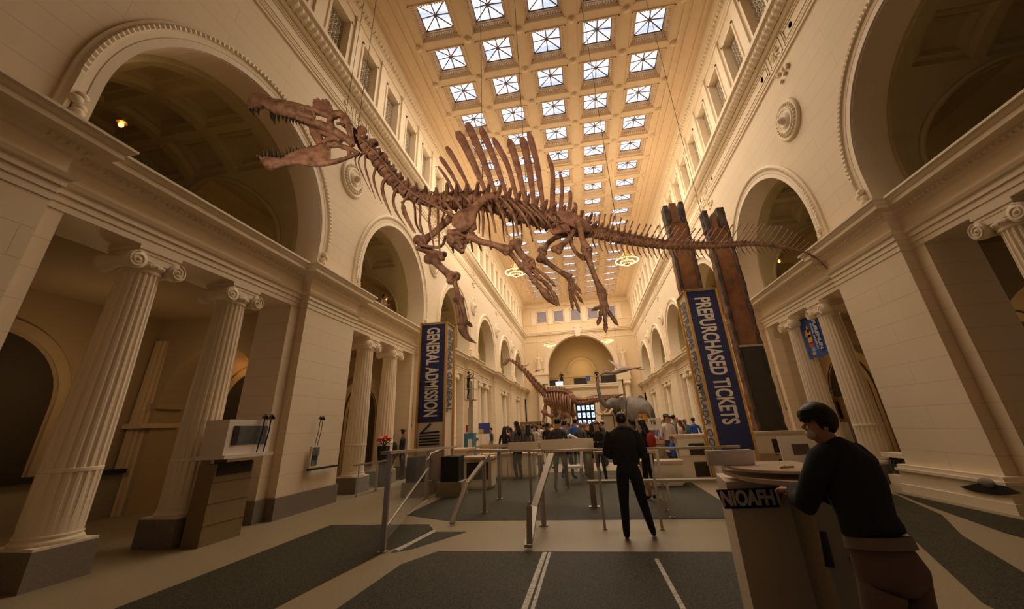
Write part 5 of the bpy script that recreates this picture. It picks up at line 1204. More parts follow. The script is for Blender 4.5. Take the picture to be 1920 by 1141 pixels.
for k, (x, y, ax, v, lab) in enumerate(((227,234,2,7.4,'amber bulb in the dark of the first left gallery arch'),(521,432,2,7.3,'amber bulb low at the far side of the first left gallery arch'),(724,560,2,7.5,'amber bulb inside the second left gallery arch'),(1461,490,2,7.5,'amber bulb inside the second right gallery arch, below the tail'),(1366,578,2,7.5,'amber bulb in the third right gallery arch behind the rusty post'),(472,680,0,-11.6,'amber bulb behind the second left column'),(861,642,0,-7.6,'glowing amber wall lamp in the third left gallery arch'))):
    p = at(x, y, ax, v); big = k == 6
    root = empty('gallery_lamp', p, lab, 'lamp', 'amber lamps in the galleries')
    mb = MB(); mb.ball((0,0,0), (.045,.045,.05) if not big else (.10,.14,.42), 10); mb.build('bulb', m_amber, root)
    mb = MB(); mb.lathe([(.09,.05),(.07,.10),(.03,.14),(.03,.2),(.0,.2)] if not big else [(.12,-.45),(.13,-.40),(.05,-.38)], n=12); mb.build('shade', m_bronze, root)
    point_light('gallery_lamp_light', (p.x-(.15 if p.x > 0 else -.15), p.y-.15, p.z-.18), 3.5 if not big else 12, (1,.5,.16))
for x, y, z, e in ((-10.4,6.6,2.9,24),(-9.6,9.0,3.2,6),(-9.8,13.0,3.6,26),(-9.8,20.5,3.6,30),(-9.8,28,3.6,30),(-9.8,36,3.6,30),(-9.8,43,3.6,30),(9.8,6,3.6,8),(9.8,13.2,3.6,30),(9.8,20.5,3.6,30),(9.8,28,3.6,30),(9.8,36,3.6,30),(9.8,43,3.6,30),(0,50.2,4.2,30),(0.04,50.6,8.6,60)):
    point_light('aisle_glow_fill', (x,y,z), e, (1,.66,.34), .25)  # warm glow of the first left aisle; the other points are added fill
# ================================================================== LETTERING built as flat raised strokes
def text(body, size, m, M_, parent, name='lettering', ext=.006, sx=1.0, bold=0.):
    c = bpy.data.curves.new(name, 'FONT'); c.body = body; c.size = size; c.extrude = ext; c.offset = bold; c.align_x = 'CENTER'; c.align_y = 'CENTER'
    o = bpy.data.objects.new('t', c); COL.objects.link(o); dg = bpy.context.evaluated_depsgraph_get(); dg.update()
    me = bpy.data.meshes.new_from_object(o.evaluated_get(dg), depsgraph=dg); bpy.data.objects.remove(o)
    me.materials.clear(); me.materials.append(m); me.transform(M_ @ Matrix.Diagonal((sx,1,1,1)))
    q = bpy.data.objects.new(name, me); COL.objects.link(q)
    if parent: q.parent = parent
    return q
def frame_M(o, xdir, ydir):
    x = Vector(xdir).normalized(); y = Vector(ydir).normalized(); z = x.cross(y); return Matrix(((x.x,y.x,z.x,o[0]),(x.y,y.y,z.y,o[1]),(x.z,y.z,z.z,o[2]),(0,0,0,1)))
def sign_pillar(x0, x1, y0, d, ztop, zblue, main, sub, label, side_, art, subh):
    root = empty('sign_pillar', ((x0+x1)/2, y0+d/2, 0), label, 'sign', 'tall ticket signs'); cx, cy = (x0+x1)/2, y0+d/2; L = lambda x, y, z: (x-cx, y-cy, z)
    mb = MB(); mb.box(x0-cx+.03, x1-cx-.03, y0-cy+.03, y0+d-cy-.03, 0, ztop); mb.build('body', m_white, root)
    mb = MB()
    for ex in (x0, x1):
        for ey in (y0, y0+d): mb.box(ex-cx-.03, ex-cx+.03, ey-cy-.03, ey-cy+.03, 0, ztop+.03)
    for z in (ztop,): 
        mb.box(x0-cx, x1-cx, y0-cy-.03, y0-cy+.03, z, z+.03); mb.box(x0-cx-.03, x0-cx+.03, y0-cy, y0+d-cy, z, z+.03); mb.box(x1-cx-.03, x1-cx+.03, y0-cy, y0+d-cy, z, z+.03)
    mb.build('edge_trim', m_gold, root)
    mb = MB(); mb.box(x0-cx+.04, x1-cx-.04, y0-cy-.005, y0-cy+.03, zblue, ztop-.03); mb.build('blue_panel', m_blue, root)
    H = ztop-zblue; W = x1-x0
    # main lettering reads downwards: text x axis points down, text top points right (+x)
    t = text(main, W*.60, m_letter, frame_M(L(cx, y0-.012, zblue+H*(.50 if art else .545)), (0,0,-1), (1,0,0)), root, 'lettering', .006, 1, .014)
    xs_ = [v.co.z for v in t.data.vertices]; ln = max(xs_)-min(xs_); want = H*(.80 if not art else .90); k = want/ln; zc = (max(xs_)+min(xs_))/2
    for v in t.data.vertices: v.co.z = zc+(v.co.z-zc)*k
    xq = [v.co.x for v in t.data.vertices]; wd = max(xq)-min(xq); xc = (max(xq)+min(xq))/2; kw = W*.50/wd
    for v in t.data.vertices: v.co.x = (v.co.x-xc)*kw
    sgn = side_; ex = x0 if sgn < 0 else x1
    z0, z1 = subh
    M2 = frame_M(L(ex+sgn*.002-sgn*.028+sgn*.03, y0+d/2, (z0+z1)/2), (0,0,-1), (0,-1,0) if sgn < 0 else (0,1,0))
    t = text(sub, d*.5, mat('slate_letter', (.05,.06,.10), .5), M2, root, 'side_lettering', .004, 1, .008)
    zz = [v.co.z for v in t.data.vertices]; k = (z1-z0)/(max(zz)-min(zz)); zc = (max(zz)+min(zz))/2
    for v in t.data.vertices: v.co.z = zc+(v.co.z-zc)*k
    yy = [v.co.y for v in t.data.vertices]; k = d*.54/(max(yy)-min(yy)); yc = (max(yy)+min(yy))/2
    for v in t.data.vertices: v.co.y = (v.co.y-yc)*k
    if art:  # arrow and dark stripes below the blue panel
        mb = MB(); f = y0-cy-.012
        Zt = zblue; w = W
        def bar(xa, za, xb, zb, t_): 
            a = Vector((xa*w, f, Zt-za)); b = Vector((xb*w, f, Zt-zb)); dd = (b-a).normalized(); n_ = Vector((-dd.z,0,dd.x))*t_/2; mb.prism([a-n_,b-n_,b+n_,a+n_], (0,.015,0))
        bar(-.33,.30,.02,.04,.05); bar(-.36,.30,.33,.27,.05)
        for i in range(4): bar(-.38,.38+.078*i,.34,.365+.078*i,.045)
        mb.build('arrow_graphic', m_blackp, root)
    return root
sign_pillar(-5.05,-4.18,12.0,.85,4.88,1.86,'GENERAL ADMISSION','ENTRADA GENERAL','navy and white ticket pillar reading GENERAL ADMISSION at the left counter',1,True,(2.15,4.72))
sp2 = sign_pillar(3.33,4.22,12.0,1.0,5.23,.84,'PREPURCHASED TICKETS','ENTRADAS PRECOMPRADA OO0','navy and white ticket pillar reading PREPURCHASED TICKETS at the right counter',-1,False,(.78,5.0))
# ================================================================== CHARRED AND RUSTY POSTS
def old_post(name, xa, xb, y, z0, z1, dpt, label, notches, taper=.03):
    root = empty(name, ((xa+xb)/2, y, 0), label, 'wooden post', 'tall carved posts'); w = xb-xa; rr = random.Random(len(label))
    nz = 46; V = []; F = []; mb = MB()
    def L_(z): return -w/2+rr.uniform(-.018,.018)+taper*(z/z1)
    def Rr(z): return w/2+rr.uniform(-.018,.018)-taper*(z/z1)
    zs = [z0+(z1-z0-.9)*i/nz for i in range(nz+1)]; rings = []
    for z in zs:
        a, b = L_(z), Rr(z); g = rr.uniform(-.01,.01)
        rings.append([(a,-dpt/2+.05,z),(a+.06,-dpt/2+g,z),(a+.10,-dpt/2+.07,z),(0,-dpt/2+.06+g,z),(b-.10,-dpt/2+.07,z),(b-.06,-dpt/2-g,z),(b,-dpt/2+.05,z),(b,dpt/2,z),(0,dpt/2+.03,z),(a,dpt/2,z)])
    mb.rings(rings, True, True, 0, False); body = mb.build('shaft', m_rust, root)
    mb = MB()   # charred edges
    for e in (-1, 1):
        P = []; R = []
        for z in zs: P.append((e*(w/2-.03-taper*z/z1)+rr.uniform(-.012,.012), -dpt/2+.05, z)); R.append(.065+rr.uniform(-.012,.014))
        mb.tube(P, R, 6, smooth=False)
    mb.build('charred_edge', m_char, root)
    zt = zs[-1]
    for (u0, u1, h) in notches:
        mb = MB(); a, b = -w/2+w*u0, -w/2+w*u1; rs = []
        for i in range(5):
            z = zt-.05+h*i/4; j = rr.uniform(-.012,.012); rs.append([(a+j,-dpt/2+.02,z),(b+j,-dpt/2+.02,z),(b+j,dpt/2,z),(a+j,dpt/2,z)])
        mb.rings(rs, True, True, 0, False); mb.build('broken_top', m_char if u0 > .6 or u0 < .1 else m_rust, root)
    return root
old_post('weathered_post', 3.86, 4.62, 14.5, 0, 9.66, .5, 'tall weathered post with a broken three-pronged top, rising behind the blue ticket pillar', [(0,.22,.78),(.30,.62,.86),(.78,1,.88)])
old_post('weathered_post', 5.11, 5.87, 14.12, 0, 9.02, .5, 'tall rusty-faced charred post right of the ticket pillar, with a broken jagged top', [(0,.2,.80),(.34,.55,.62),(.66,1,.86)])
p2 = [o for o in bpy.data.objects if o.name.startswith('weathered_post')][-1]
mb = MB(); mb.box(-.34,.34,-.29,-.25,.0,3.75); mb.build('glass_guard', mat('smoked_glass', (.05,.055,.045), .15, alpha=.45), p2)
mb = MB(); mb.box(-.36,.36,-.31,-.24,3.73,3.79); mb.build('guard_clip', m_steel, p2)
# ================================================================== QUEUE BARRIERS
def rail_group(label, posts, caps, braces=(), glass=(), name='queue_barrier'):
    root = empty(name, (0,0,0), label, 'barrier', 'steel and glass queue barriers')
    for (x, y, z, w) in posts:
        mb = MB(); mb.obox((x,y,z/2), (w/2,0,0), (0,w*.35,0), (0,0,z/2)); mb.obox((x,y,.008), (w*.9,0,0), (0,w*.7,0), (0,0,.008)); mb.build('post', m_steel, root)
    for a, b, w, m in caps:
        mb = MB(); a, b = Vector(a), Vector(b); d = (b-a); s_ = Vector((-d.y,d.x,0)).normalized(); up = d.normalized().cross(s_) ; mb.obox((a+b)/2, d/2, s_*w/2, up*.022); mb.build('rail_cap', m, root)
    for pts, r in braces:
        mb = MB(); mb.tube(pts, r, 8); mb.build('brace', m_steel, root)
    for q in glass:
        mb = MB(); q = [Vector(p) for p in q]; n_ = (q[1]-q[0]).cross(q[3]-q[0]).normalized()*.01; mb.prism([p-n_/2 for p in q], n_); mb.build('glass_panel', m_glass, root)
    return root
rail_group('steel and glass barrier at the left with two tall posts and a wide cream cap', [(-3.13,6.44,1.30,.075),(-4.27,11.05,1.12,.10)], [((-3.06,6.15,1.33),(-4.02,12.6,1.14),.16,m_rail)],
    [([(-3.14,6.5,.30),(-4.2,10.9,.72)],.022),([(-3.15,6.55,1.02),(-3.2,6.75,1.22),(-3.3,7.2,1.29)],.03),([(-4.25,10.95,.9),(-4.22,11.1,1.05),(-4.1,11.6,1.12)],.03)], [((-3.15,6.55,.12),(-4.25,10.95,.12),(-4.25,10.95,1.05),(-3.15,6.55,1.22))])
rail_group('short slanting barrier left of centre, its rail running down to one leaning post', [(-2.28,9.2,1.05,.07)], [((-2.62,8.08,.03),(-2.48,8.6,.62),.09,m_steel),((-2.48,8.6,.62),(-2.22,9.4,1.08),.09,m_steel)], [], [((-2.5,8.6,.1),(-2.25,9.3,.1),(-2.25,9.3,.95),(-2.5,8.6,.55))])
rail_group('barrier seen end-on at the centre, its handrail sloping down to a foot on the floor', [(-.92,8.03,1.12,.085)], [((-1.0,6.59,.04),(-.96,7.2,.42),.11,m_steel),((-.96,7.2,.42),(-.70,8.05,1.13),.11,m_steel),((-.98,6.6,.02),(-.98,6.75,.50),.08,m_steel)], [([(-.97,6.9,.15),(-.9,7.95,.62)],.02)], [((-1.0,6.62,.03),(-.92,8.0,.03),(-.92,8.0,1.05),(-.98,6.9,.3))])
rail_group('long barrier with a wide pale cap crossing the hall behind the man in black', [(-2.3,10.87,1.08,.08),(-.02,9.68,1.08,.12),(-1.45,10.4,1.08,.06),(1.35,9.2,1.08,.05),(2.55,9.15,1.08,.06)], [((-2.9,11.1,1.10),(-1.35,9.9,1.11),.2,m_rail),((-1.45,10.0,1.10),(.12,9.45,1.10),.2,m_rail),((.1,9.5,1.09),(2.9,9.05,1.09),.14,m_deskd)],
    [], [((-2.2,10.8,.1),(-.05,9.7,.1),(-.05,9.7,1.0),(-2.2,10.8,1.0))])
rail_group('low flat rail on short legs right of the man in black, at knee height', [(1.35,8.6,.55,.05),(2.9,8.75,.55,.05)], [((-.1,8.75,.58),(3.5,8.55,.58),.22,m_deskd)], [])
rail_group('separate pale handrail directly behind the man in black', [(.12,7.75,1.12,.04),(1.02,7.7,1.12,.04)], [((.06,7.78,1.14),(1.14,7.66,1.14),.10,m_desktop)], [])
rail_group('small glass barrier between the left pier and the flower stand', [(-7.1+.55,11.6,.78,.03),(-6.5,12.6,.8,.06)], [((-6.6,11.4,.8),(-6.3,13.3,.82),.05,m_steel)], [], [((-6.55,11.5,.05),(-6.35,13.2,.05),(-6.35,13.2,.78),(-6.55,11.5,.76))])
rail_group('far thin barrier beyond the left counter with slender legs', [(-3.5,13.85,1.05,.03),(-2.6,13.6,1.05,.03),(-3.1,15.0,1.05,.03),(-1.9,14.8,1.05,.03)], [((-3.7,13.9,1.07),(-2.3,13.4,1.07),.06,m_rail),((-3.9,15.1,1.07),(-1.0,14.8,1.07),.06,m_rail)])
# ================================================================== COUNTERS
def counter(label, x0, x1, y0, y1, h, name='ticket_counter', dark=None, top=m_desktop, body=m_desk, group=None, ledge=True):
    cx, cy = (x0+x1)/2, (y0+y1)/2; root = empty(name, (cx,cy,0), label, 'counter', group)
    mb = MB(); mb.box(x0-cx,x1-cx,y0-cy,y1-cy,.06,h-.06); mb.box(x0-cx+.04,x1-cx-.04,y0-cy+.05,y1-cy-.04,0,.06); mb.build('body', body, root)
    mb = MB(); mb.box(x0-cx-.07,x1-cx+.07,y0-cy-.07,y1-cy+.05,h-.06,h); mb.box(x0-cx-.04,x1-cx+.04,y0-cy-.04,y1-cy+.03,h-.10,h-.06); mb.build('worktop', top, root)
    if ledge: mb = MB(); mb.box(x0-cx-.02,x1-cx+.02,y0-cy-.03,y0-cy,h*.52,h*.55); mb.build('moulding', top, root)
    for (a, b, c, d) in dark or ():
        mb = MB(); mb.box(a-cx,b-cx,y0-cy-.012,y0-cy+.01,c,d); mb.build('recess_shade', m_black if True else m_blackp, root)  # dark plate on the front paints the shade of an opening
    return root
counter('long cream ticket counter with dark openings, running behind the PREPURCHASED TICKETS pillar', 2.55,6.1,13.18,13.7,1.22, dark=((2.85,3.28,.64,.98),(2.9,3.28,.12,.5),(5.1,6.0,.62,1.02),(5.15,5.95,.12,.5)))
counter('left ticket counter partly hidden behind the GENERAL ADMISSION pillar', -5.9,-3.9,13.4,14.3,1.05, dark=((-5.6,-4.9,.15,.85),(-4.7,-4.2,.3,.85)))
counter('low cream counter in the middle of the hall below the crowd, left section', -3.9,-1.9,15.1,15.6,.78, ledge=False)
for x0_, x1_, h_, lab in ((-1.85,-1.12,.16,'low cream screen standing on the long barrier cap, left one'),(-1.06,.10,.20,'wider cream screen standing on the long barrier cap, left of the man in black')):
    o = MB(); o.box(x0_, x1_, 9.83-.05*(x0_ > -1.1)*6, 9.86-.05*(x0_ > -1.1)*6, 1.13, 1.13+h_); o = o.build('counter_screen', m_desk); tag(o, lab, 'screen')
counter('pale counter right of the man in black, in front of the dress and trolley', 1.35,2.4,12.4,12.9,.62, ledge=False)
counter('small cream side counter beside the GENERAL ADMISSION pillar', -3.75,-2.9,12.6,13.2,.85, dark=((-3.65,-3.0,.25,.7),), ledge=False)
# white curved chair
root = empty('curved_chair', (-.55,13.4,0), 'white curved chair back rising above the central counter', 'chair')
mb = MB(); mb.tube([(-.28,0,.45),(-.33,0,.85),(-.22,0,1.2),(0,0,1.32),(.22,0,1.2),(.30,0,.85),(.26,0,.45)], .05, 8); mb.build('back', mat('white_plastic', (.75,.68,.62), .4), root)
mb = MB(); mb.box(-.28,.28,-.25,.25,.42,.48); mb.build('seat', m_white, root)
for sx in (-1, 1):
    for sy in (-1, 1): mb = MB(); mb.tube([(sx*.24,sy*.2,.42),(sx*.26,sy*.22,0)], .018, 6); mb.build('leg', m_steel, root)
# ---- near desk with name plaque
root = empty('ticket_desk', (1.4,4.2,0), 'cream ticket desk at lower right with a navy plaque, papers and an olive end panel', 'desk')
L = lambda x, y, z: (x-1.4, y-4.2, z)
mb = MB(); P = [(1.12,4.05),(1.70,4.12),(1.80,4.75),(1.22,4.7)]
mb.prism([L(x,y,.0) for x, y in P], (0,0,1.10)); mb.build('body', m_desk, root)
mb = MB(); mb.prism([L(x,y,0) for x, y in ((1.50,3.50),(1.72,3.46),(1.80,4.14),(1.60,4.13))], (0,0,1.12)); mb.build('end_panel', m_deskd, root)
mb = MB(); pts = []
for i in range(15): a = PI*1.05+PI*.55*i/14; pts.append((1.62+.42*math.cos(a), 3.98+.50*math.sin(a)))
pts += [(1.86,3.5),(1.86,4.35),(1.2,4.35)]
mb.prism([L(x,y,1.13) for x, y in pts], (0,0,.03)); mb.build('desktop', m_desktop, root)
mb = MB(); mb.prism([L(x,y,1.20) for x, y in [(x-.02,y+.10) for x, y in pts]], (0,0,.018)); mb.build('upper_ledge', m_desktop, root)
mb = MB(); mb.tube([L(1.52,3.492,.86), L(1.50,3.485,.66)], [.022,.03], 8, flat=(Vector((0,1,0)),.3)); mb.tube([L(1.64,3.472,.72), L(1.66,3.472,.60)], [.018,.018], 8, flat=(Vector((0,1,0)),.3)); mb.build('cable_port', m_blackp, root)
mb = MB(); mb.prism([L(1.06,4.03,.91), L(1.50,4.08,.91), L(1.56,4.09,1.05), L(1.02,4.03,1.05)], (0,-.02,0)); pq = mb.build('plaque', m_blue, root)
t = text('NIOAFH1', .15, m_letter, frame_M(L(1.285,4.028,.98), (1,.105,0), (0,0,1)), pq, 'plaque_lettering', .003, .78, .006)
mb = MB(); mb.box(-.36,.02,-.06,.02,1.22,1.34); mb.build('paper_tray', m_white, root)
mb = MB(); mb.tube([L(1.45,3.72,1.23), L(1.51,3.70,1.238), L(1.55,3.73,1.235)], .008, 5); mb.tube([L(1.44,3.70,1.235), L(1.50,3.74,1.24)], .006, 5); mb.build('pen', m_gold, root)
# flat white display board with dark plate beyond the desk
root = empty('white_panel', (4.9,10.9,0), 'white panel with a dark plate right of the blue ticket pillar', 'panel'); 
mb = MB(); mb.box(-.55,.35,-.03,.03,.0,1.16); mb.build('board', m_white, root); mb = MB(); mb.box(-.30,.05,-.045,-.03,.78,1.0); mb.build('plate', mat('dark_plate', (.10,.08,.05), .6), root)
# ================================================================== THINGS BY THE LEFT WALL
root = empty('display_case', (-6.5,7.1,0), 'white wall-mounted display case with a grey picture, between the second left column and pier', 'display case')
mb = MB(); mb.box(-.30,.18,-.52,.55,1.36,1.95); mb.box(-.32,.26,-.56,.6,1.30,1.36); mb.build('case', m_white, root)
mb = MB(); mb.box(.18,.19,-.38,.42,1.52,1.84); mb.build('picture', mat('grey_picture', (.13,.14,.14), .3, noise=(3,(.07,.08,.08),.15)), root); mb = MB(); mb.box(.185,.20,-.40,-.28,1.52,1.84); mb.build('picture_band', m_blackp, root)
for k in range(2):
    mb = MB(); y = .20+.17*k; mb.tube([(.22,y,1.37),(.25,y+.02,1.75),(.25,y+.02,2.0)], .012, 6); mb.tube([(.25,y+.02-.06,1.98),(.25,y+.02,2.03),(.27,y+.08,1.97)], [.02,.035,.03], 7); mb.build('reading_lamp', m_blackp, root)
mb = MB(); mb.box(-.26,.08,-.5,.35,.0,1.22)
for zq in (.3,.62,.94): mb.box(.08,.088,-.5,.35,zq,zq+.012)
mb.build('cabinet', mat('brown_cabinet', (.22,.155,.075), .6), root); mb = MB(); mb.box(.06,.09,-.45,.3,1.04,1.24); mb.build('opening', m_blackp, root)
root = empty('wall_display', (-6.64,9.6,0), 'small framed display with two thin lamps fixed to the left pier', 'wall display')
mb = MB(); mb.box(0,.05,-.20,.12,.92,1.38); mb.build('frame', m_white, root); mb = MB(); mb.box(.05,.06,-.16,.10,1.18,1.36); mb.box(.05,.06,-.16,.06,.97,1.08); mb.build('picture', mat('pale_blue_print', (.22,.26,.25), .4, noise=(6,(.08,.09,.09),.15)), root)
mb = MB(); mb.box(.05,.062,-.16,.06,1.08,1.18); mb.build('print_band', m_blackp, root)
mb = MB(); mb.box(.0,.09,-.22,.95,.86,.90); mb.build('shelf', m_blackp, root)
for k in range(2): mb = MB(); y = -.10+.10*k; mb.tube([(.05,y,1.4),(.09,y+.02,1.75),(.09,y+.02,2.02)], .008, 6); mb.tube([(.09,y-.04,2.0),(.09,y+.02,2.05),(.09,y+.08,1.99)], [.015,.03,.025], 7); mb.build('lamp', m_blackp, root)
root = empty('flower_stand', (-6.9,13.7,0), 'tall black vase stand with red and pink flowers by the second left opening', 'flowers')
mb = MB(); mb.lathe([(.17,0),(.19,.02),(.15,.3),(.17,.8),(.21,1.15),(.20,1.22)], n=16); mb.build('vase', m_blackp, root)
mf = mat('red_petals', (.75,.07,.07), .6); mf2 = mat('pink_petals', (.85,.25,.28), .6)
for k in range(16):
    a = k*2.4; r = .05+.2*((k*37 % 10)/10); c = Vector((r*math.cos(a), r*math.sin(a), 1.36+.16*((k*53 % 10)/10))); mb = MB()
    for j in range(6): b = j*PI/3; mb.ball(c+Vector((.035*math.cos(b),.035*math.sin(b),.01)), (.04,.04,.025), 6)
    mb.ball(c, .03, 6); mb.build('flower', mf if k % 3 else mf2, root)
mb = MB()
for k in range(14): a = k*1.7; mb.tube([(0,0,1.2),(.22*math.cos(a),.22*math.sin(a),1.38+.03*(k % 4))], [.006,.012], 4)
mb.build('stems', mat('dark_leaves', (.03,.06,.02), .7), root)
# low screen wall, dark rail and fluted pilaster deep in the first left opening
mb = MB(); mb.box(-11.9,-11.6,3.2,9.2,0,.95); mb.box(-11.9,-11.5,3.2,9.2,.95,1.05,1); struct(mb.build('trim_screen_wall', [m_deskd, m_blackp]))
yq = at(285,800,0,-11.7).y; mb = MB(); rs = []
for z, r in ((.0,.52),(2.3,.50),(4.3,.46)):
    rs.append([(-11.85+(r-(.04 if k % 4 == 2 else 0))*math.cos(PI*(k/48-.5)), yq+(r-(.04 if k % 4 == 2 else 0))*math.sin(PI*(k/48-.5)), z) for k in range(49)])
mb.rings(rs, False, False, 0, False); mb.box(-11.9,-11.25,yq-.62,yq+.62,1.98,2.1); struct(mb.build('trim_half_column', mat('glow_tinted_plaster', (.62,.46,.26), .7)))  # warm lamp glow is put into this paler plaster colour
# personnel lift and worker
root = empty('personnel_lift', (-5.6,20,0), 'blue personnel lift with a raised mast beside the left wall', 'lift')
mL = mat('lift_blue', (.05,.16,.26), .5)
mb = MB(); mb.box(-.32,.32,-.32,.32,.08,.3); mb.build('chassis', m_blackp, root); mb = MB(); mb.box(-.26,.22,-.3,.2,.5,1.45); mb.box(-.12,.12,-.1,.1,.3,.55); mb.build('base_unit', mL, root); mb = MB(); mb.box(-.05,.15,-.32,-.3,.75,1.2); mb.build('label_plate', m_white, root)
for a, b, c in ((.10,1.45,2.6),(.085,2.6,3.7),(.07,3.5,3.9)): mb = MB(); mb.box(-a,a,-a,a,b,c); mb.build('mast_section', m_steel, root)
mb = MB()
for x in (-.24, .24):
    for y in (-.3, .3): mb.tube([(x,y,3.0),(x,y,4.05)], .015, 5)
for z in (3.5,4.05):
    for a, b in (((-.24,-.3),(.24,-.3)),((.24,-.3),(.24,.3)),((.24,.3),(-.24,.3)),((-.24,.3),(-.24,-.3))): mb.tube([(a[0],a[1],z),(b[0],b[1],z)], .015, 5)
mb.box(-.25,.25,-.31,.31,2.96,3.0); mb.build('basket', m_steel, root)
for x in (-.3,.3):
    for y in (-.28,.28): mb = MB(); mb.lathe([(.07,-.03),(.08,0),(.07,.03)], (x,y,.08), 12, axis='y'); mb.build('wheel', m_blackp, root)
o = person((-5.72,20.0), -100, 1.70, 'worker in black standing in the raised lift basket, arms reaching out', BK, BK, pose='up', sleeves='long'); o.location.z = 3.0; o.scale = (.8,.8,.8)
# poster stand by the left wall
root = empty('poster_stand', (-6.15,25.0,0), 'poster stand with a blue and yellow sheet over a white board by the left wall', 'poster stand')
mb = MB(); mb.box(-.35,.35,-.03,.03,1.35,1.95); mb.build('poster', mat('poster_blue', (.04,.06,.25), .6), root); mb = MB(); mb.box(-.35,-.05,-.04,-.03,1.35,1.62); mb.build('poster_patch', m_gold, root); mb = MB(); mb.box(-.36,.36,-.03,.03,.75,1.34); mb.build('white_board', m_white, root); mb = MB(); mb.box(-.3,.3,-.02,.02,0,.75); mb.build('post', m_wood, root)
root = empty('planter_stand', (-6.0,22.0,0), 'small red sign on a rack with a green hanging plant by the left wall', 'rack')
mb = MB(); mb.box(-.42,-.12,-.02,.02,1.5,1.85); mb.build('sign', mat('red_sign', (.35,.04,.03), .6), root); mb = MB()
for x in (-.4,.4): mb.tube([(x,0,0),(x,0,1.5)], .02, 5)
mb.tube([(-.4,0,1.4),(.4,0,1.4)], .015, 5); mb.build('frame', m_steel, root); mb = MB(); mb.ball((0,0,1.1), (.2,.16,.14), 10); 
for k in range(22): a = k*2.4; mb.tube([(0,0,1.12),(.22*math.cos(a),.18*math.sin(a),1.2-.02*(k % 5)),(.3*math.cos(a),.22*math.sin(a),1.05)], [.01,.02,.004], 4)
mb.build('plant', mat('plant_green', (.05,.12,.03), .7), root)
# ================================================================== THINGS BY THE RIGHT WALL
root = empty('hanging_banner', (7.2,13.3,0), 'blue cloth banner with yellow patches and white letters, hung between the right-hand columns', 'banner')
q = [at(1497,600,0,7.2), at(1546,588,0,7.2), at(1566,663,0,7.2), at(1523,673,0,7.2)]; q = [p-Vector((7.2,13.3,0)) for p in q]
ya, yb = 14.02-13.3, 12.68-13.3; zt, zb_ = 4.46, 3.22
mb = MB(); n = 12; V = []
for i in range(n+1):
    y = ya+(yb-ya)*i/n; V += [(-.02+.02*math.sin(i*1.1),y,zb_+.03*math.sin(i*.9)),(-.01,y,zt)]
mb.add(V, [(2*i,2*i+1,2*i+3,2*i+2) for i in range(n)], 0, True); mb.build('cloth', mat('banner_blue', (.05,.10,.34), .8, noise=(4,(.03,.06,.22),.2)), root)
mb = MB(); rr = random.Random(3)
for (cy_, cz, ry, rz, mi) in ((.36,3.98,.17,.13,0),(.34,3.80,.13,.14,0),(.30,4.10,.06,.12,0),(.36,3.62,.12,.08,1),(.30,3.48,.13,.07,2),(.34,3.36,.12,.05,0)):
    pts = [(-.035, cy_+ry*math.cos(t)*(1+.2*math.sin(5*t+cz)), cz+rz*math.sin(t)) for t in [2*PI*i/12 for i in range(12)]]; mb.add(pts, [tuple(range(12))], mi)
mb.build('colour_patches', [mat('banner_yellow', (.65,.33,.04), .8), mat('banner_red', (.5,.07,.04), .8), mat('banner_pale_blue', (.16,.30,.5), .8)], root)
text('FUREMUN', .24, mat('banner_letter', (.55,.53,.58), .8), frame_M((-.05,-.16,3.86), (0,0,-1), (0,-1,0)), root, 'banner_lettering', .003, .82, .008)
text('FOSSIL MUSEUM', .12, MATS['banner_letter'], frame_M((-.05,.03,3.84), (0,0,-1), (0,-1,0)), root, 'banner_lettering', .003, .9, .004)
mb = MB(); mb.tube([(0,ya+.03,zt),(0,yb-.03,zt)], .015, 6); mb.build('rod', m_blackp, root)
for y0_, y1_, lab in ((11.08,12.02,'ornate green-bronze grille between the near right pier and the banner columns'),(12.92,13.88,'ornate green-bronze grille between the two columns holding the banner'),(14.78,15.7,'ornate green-bronze grille beyond the farther banner column')):
    root = empty('grille_panel', (7.15,(y0_+y1_)/2,0), lab, 'grille panel', 'low grilles of the right wall'); h = (y1_-y0_)/2
    mb = MB(); mb.box(-.12,.2,-h,h,.60,.70); mb.build('ledge', m_trim, root); mb = MB(); mb.box(-.12,.2,-h,h,0,.22); mb.build('kerb', m_trim, root)
    mb = MB(); mb.box(.04,.08,-h,h,.22,.60); mb.build('backing', m_blackp, root)
    mb = MB(); mb.tube([(0,-h,.24),(0,h,.24)], .012, 4)
    for k in range(6):
        y = -h+.16*(k+.4); mb.tube([(.0,y+.09*math.cos(a*.7), .41+.15*math.sin(a*.7)) for a in range(0, 10)], .014, 4); mb.ball((0,y,.41), .03, 6)
    mb.build('scrollwork', mat('green_bronze', (.16,.15,.08), .6), root)
kp = at(1583,790,0,8.6); root = empty('info_kiosk', (8.7,kp.y+.1,0), 'tall blond wood information kiosk with dark slots seen between the right-hand columns', 'kiosk')
mb = MB(); mb.box(-.1,.3,-.45,.6,0,2.15); mb.build('cabinet', m_wood, root)
for q_ in (-.15,.12): mb = MB(); mb.box(-.115,-.1,q_,q_+.16,1.45,2.0); mb.build('slot', m_blackp, root)
root = empty('desk_chair', (8.1,kp.y-.9,0), 'olive chair in front of the blond wood kiosk', 'chair'); mb = MB(); mb.box(-.05,.03,-.3,.3,.75,1.35); mb.build('backrest', m_deskd, root); mb = MB(); mb.box(-.05,.5,-.3,.3,.62,.68); mb.build('seat', m_deskd, root)
for sx in (0,.45):
    for sy in (-.26,.26): mb = MB(); mb.tube([(sx,sy,.62),(sx,sy,0)], .018, 5); mb.build('leg', m_blackp, root)
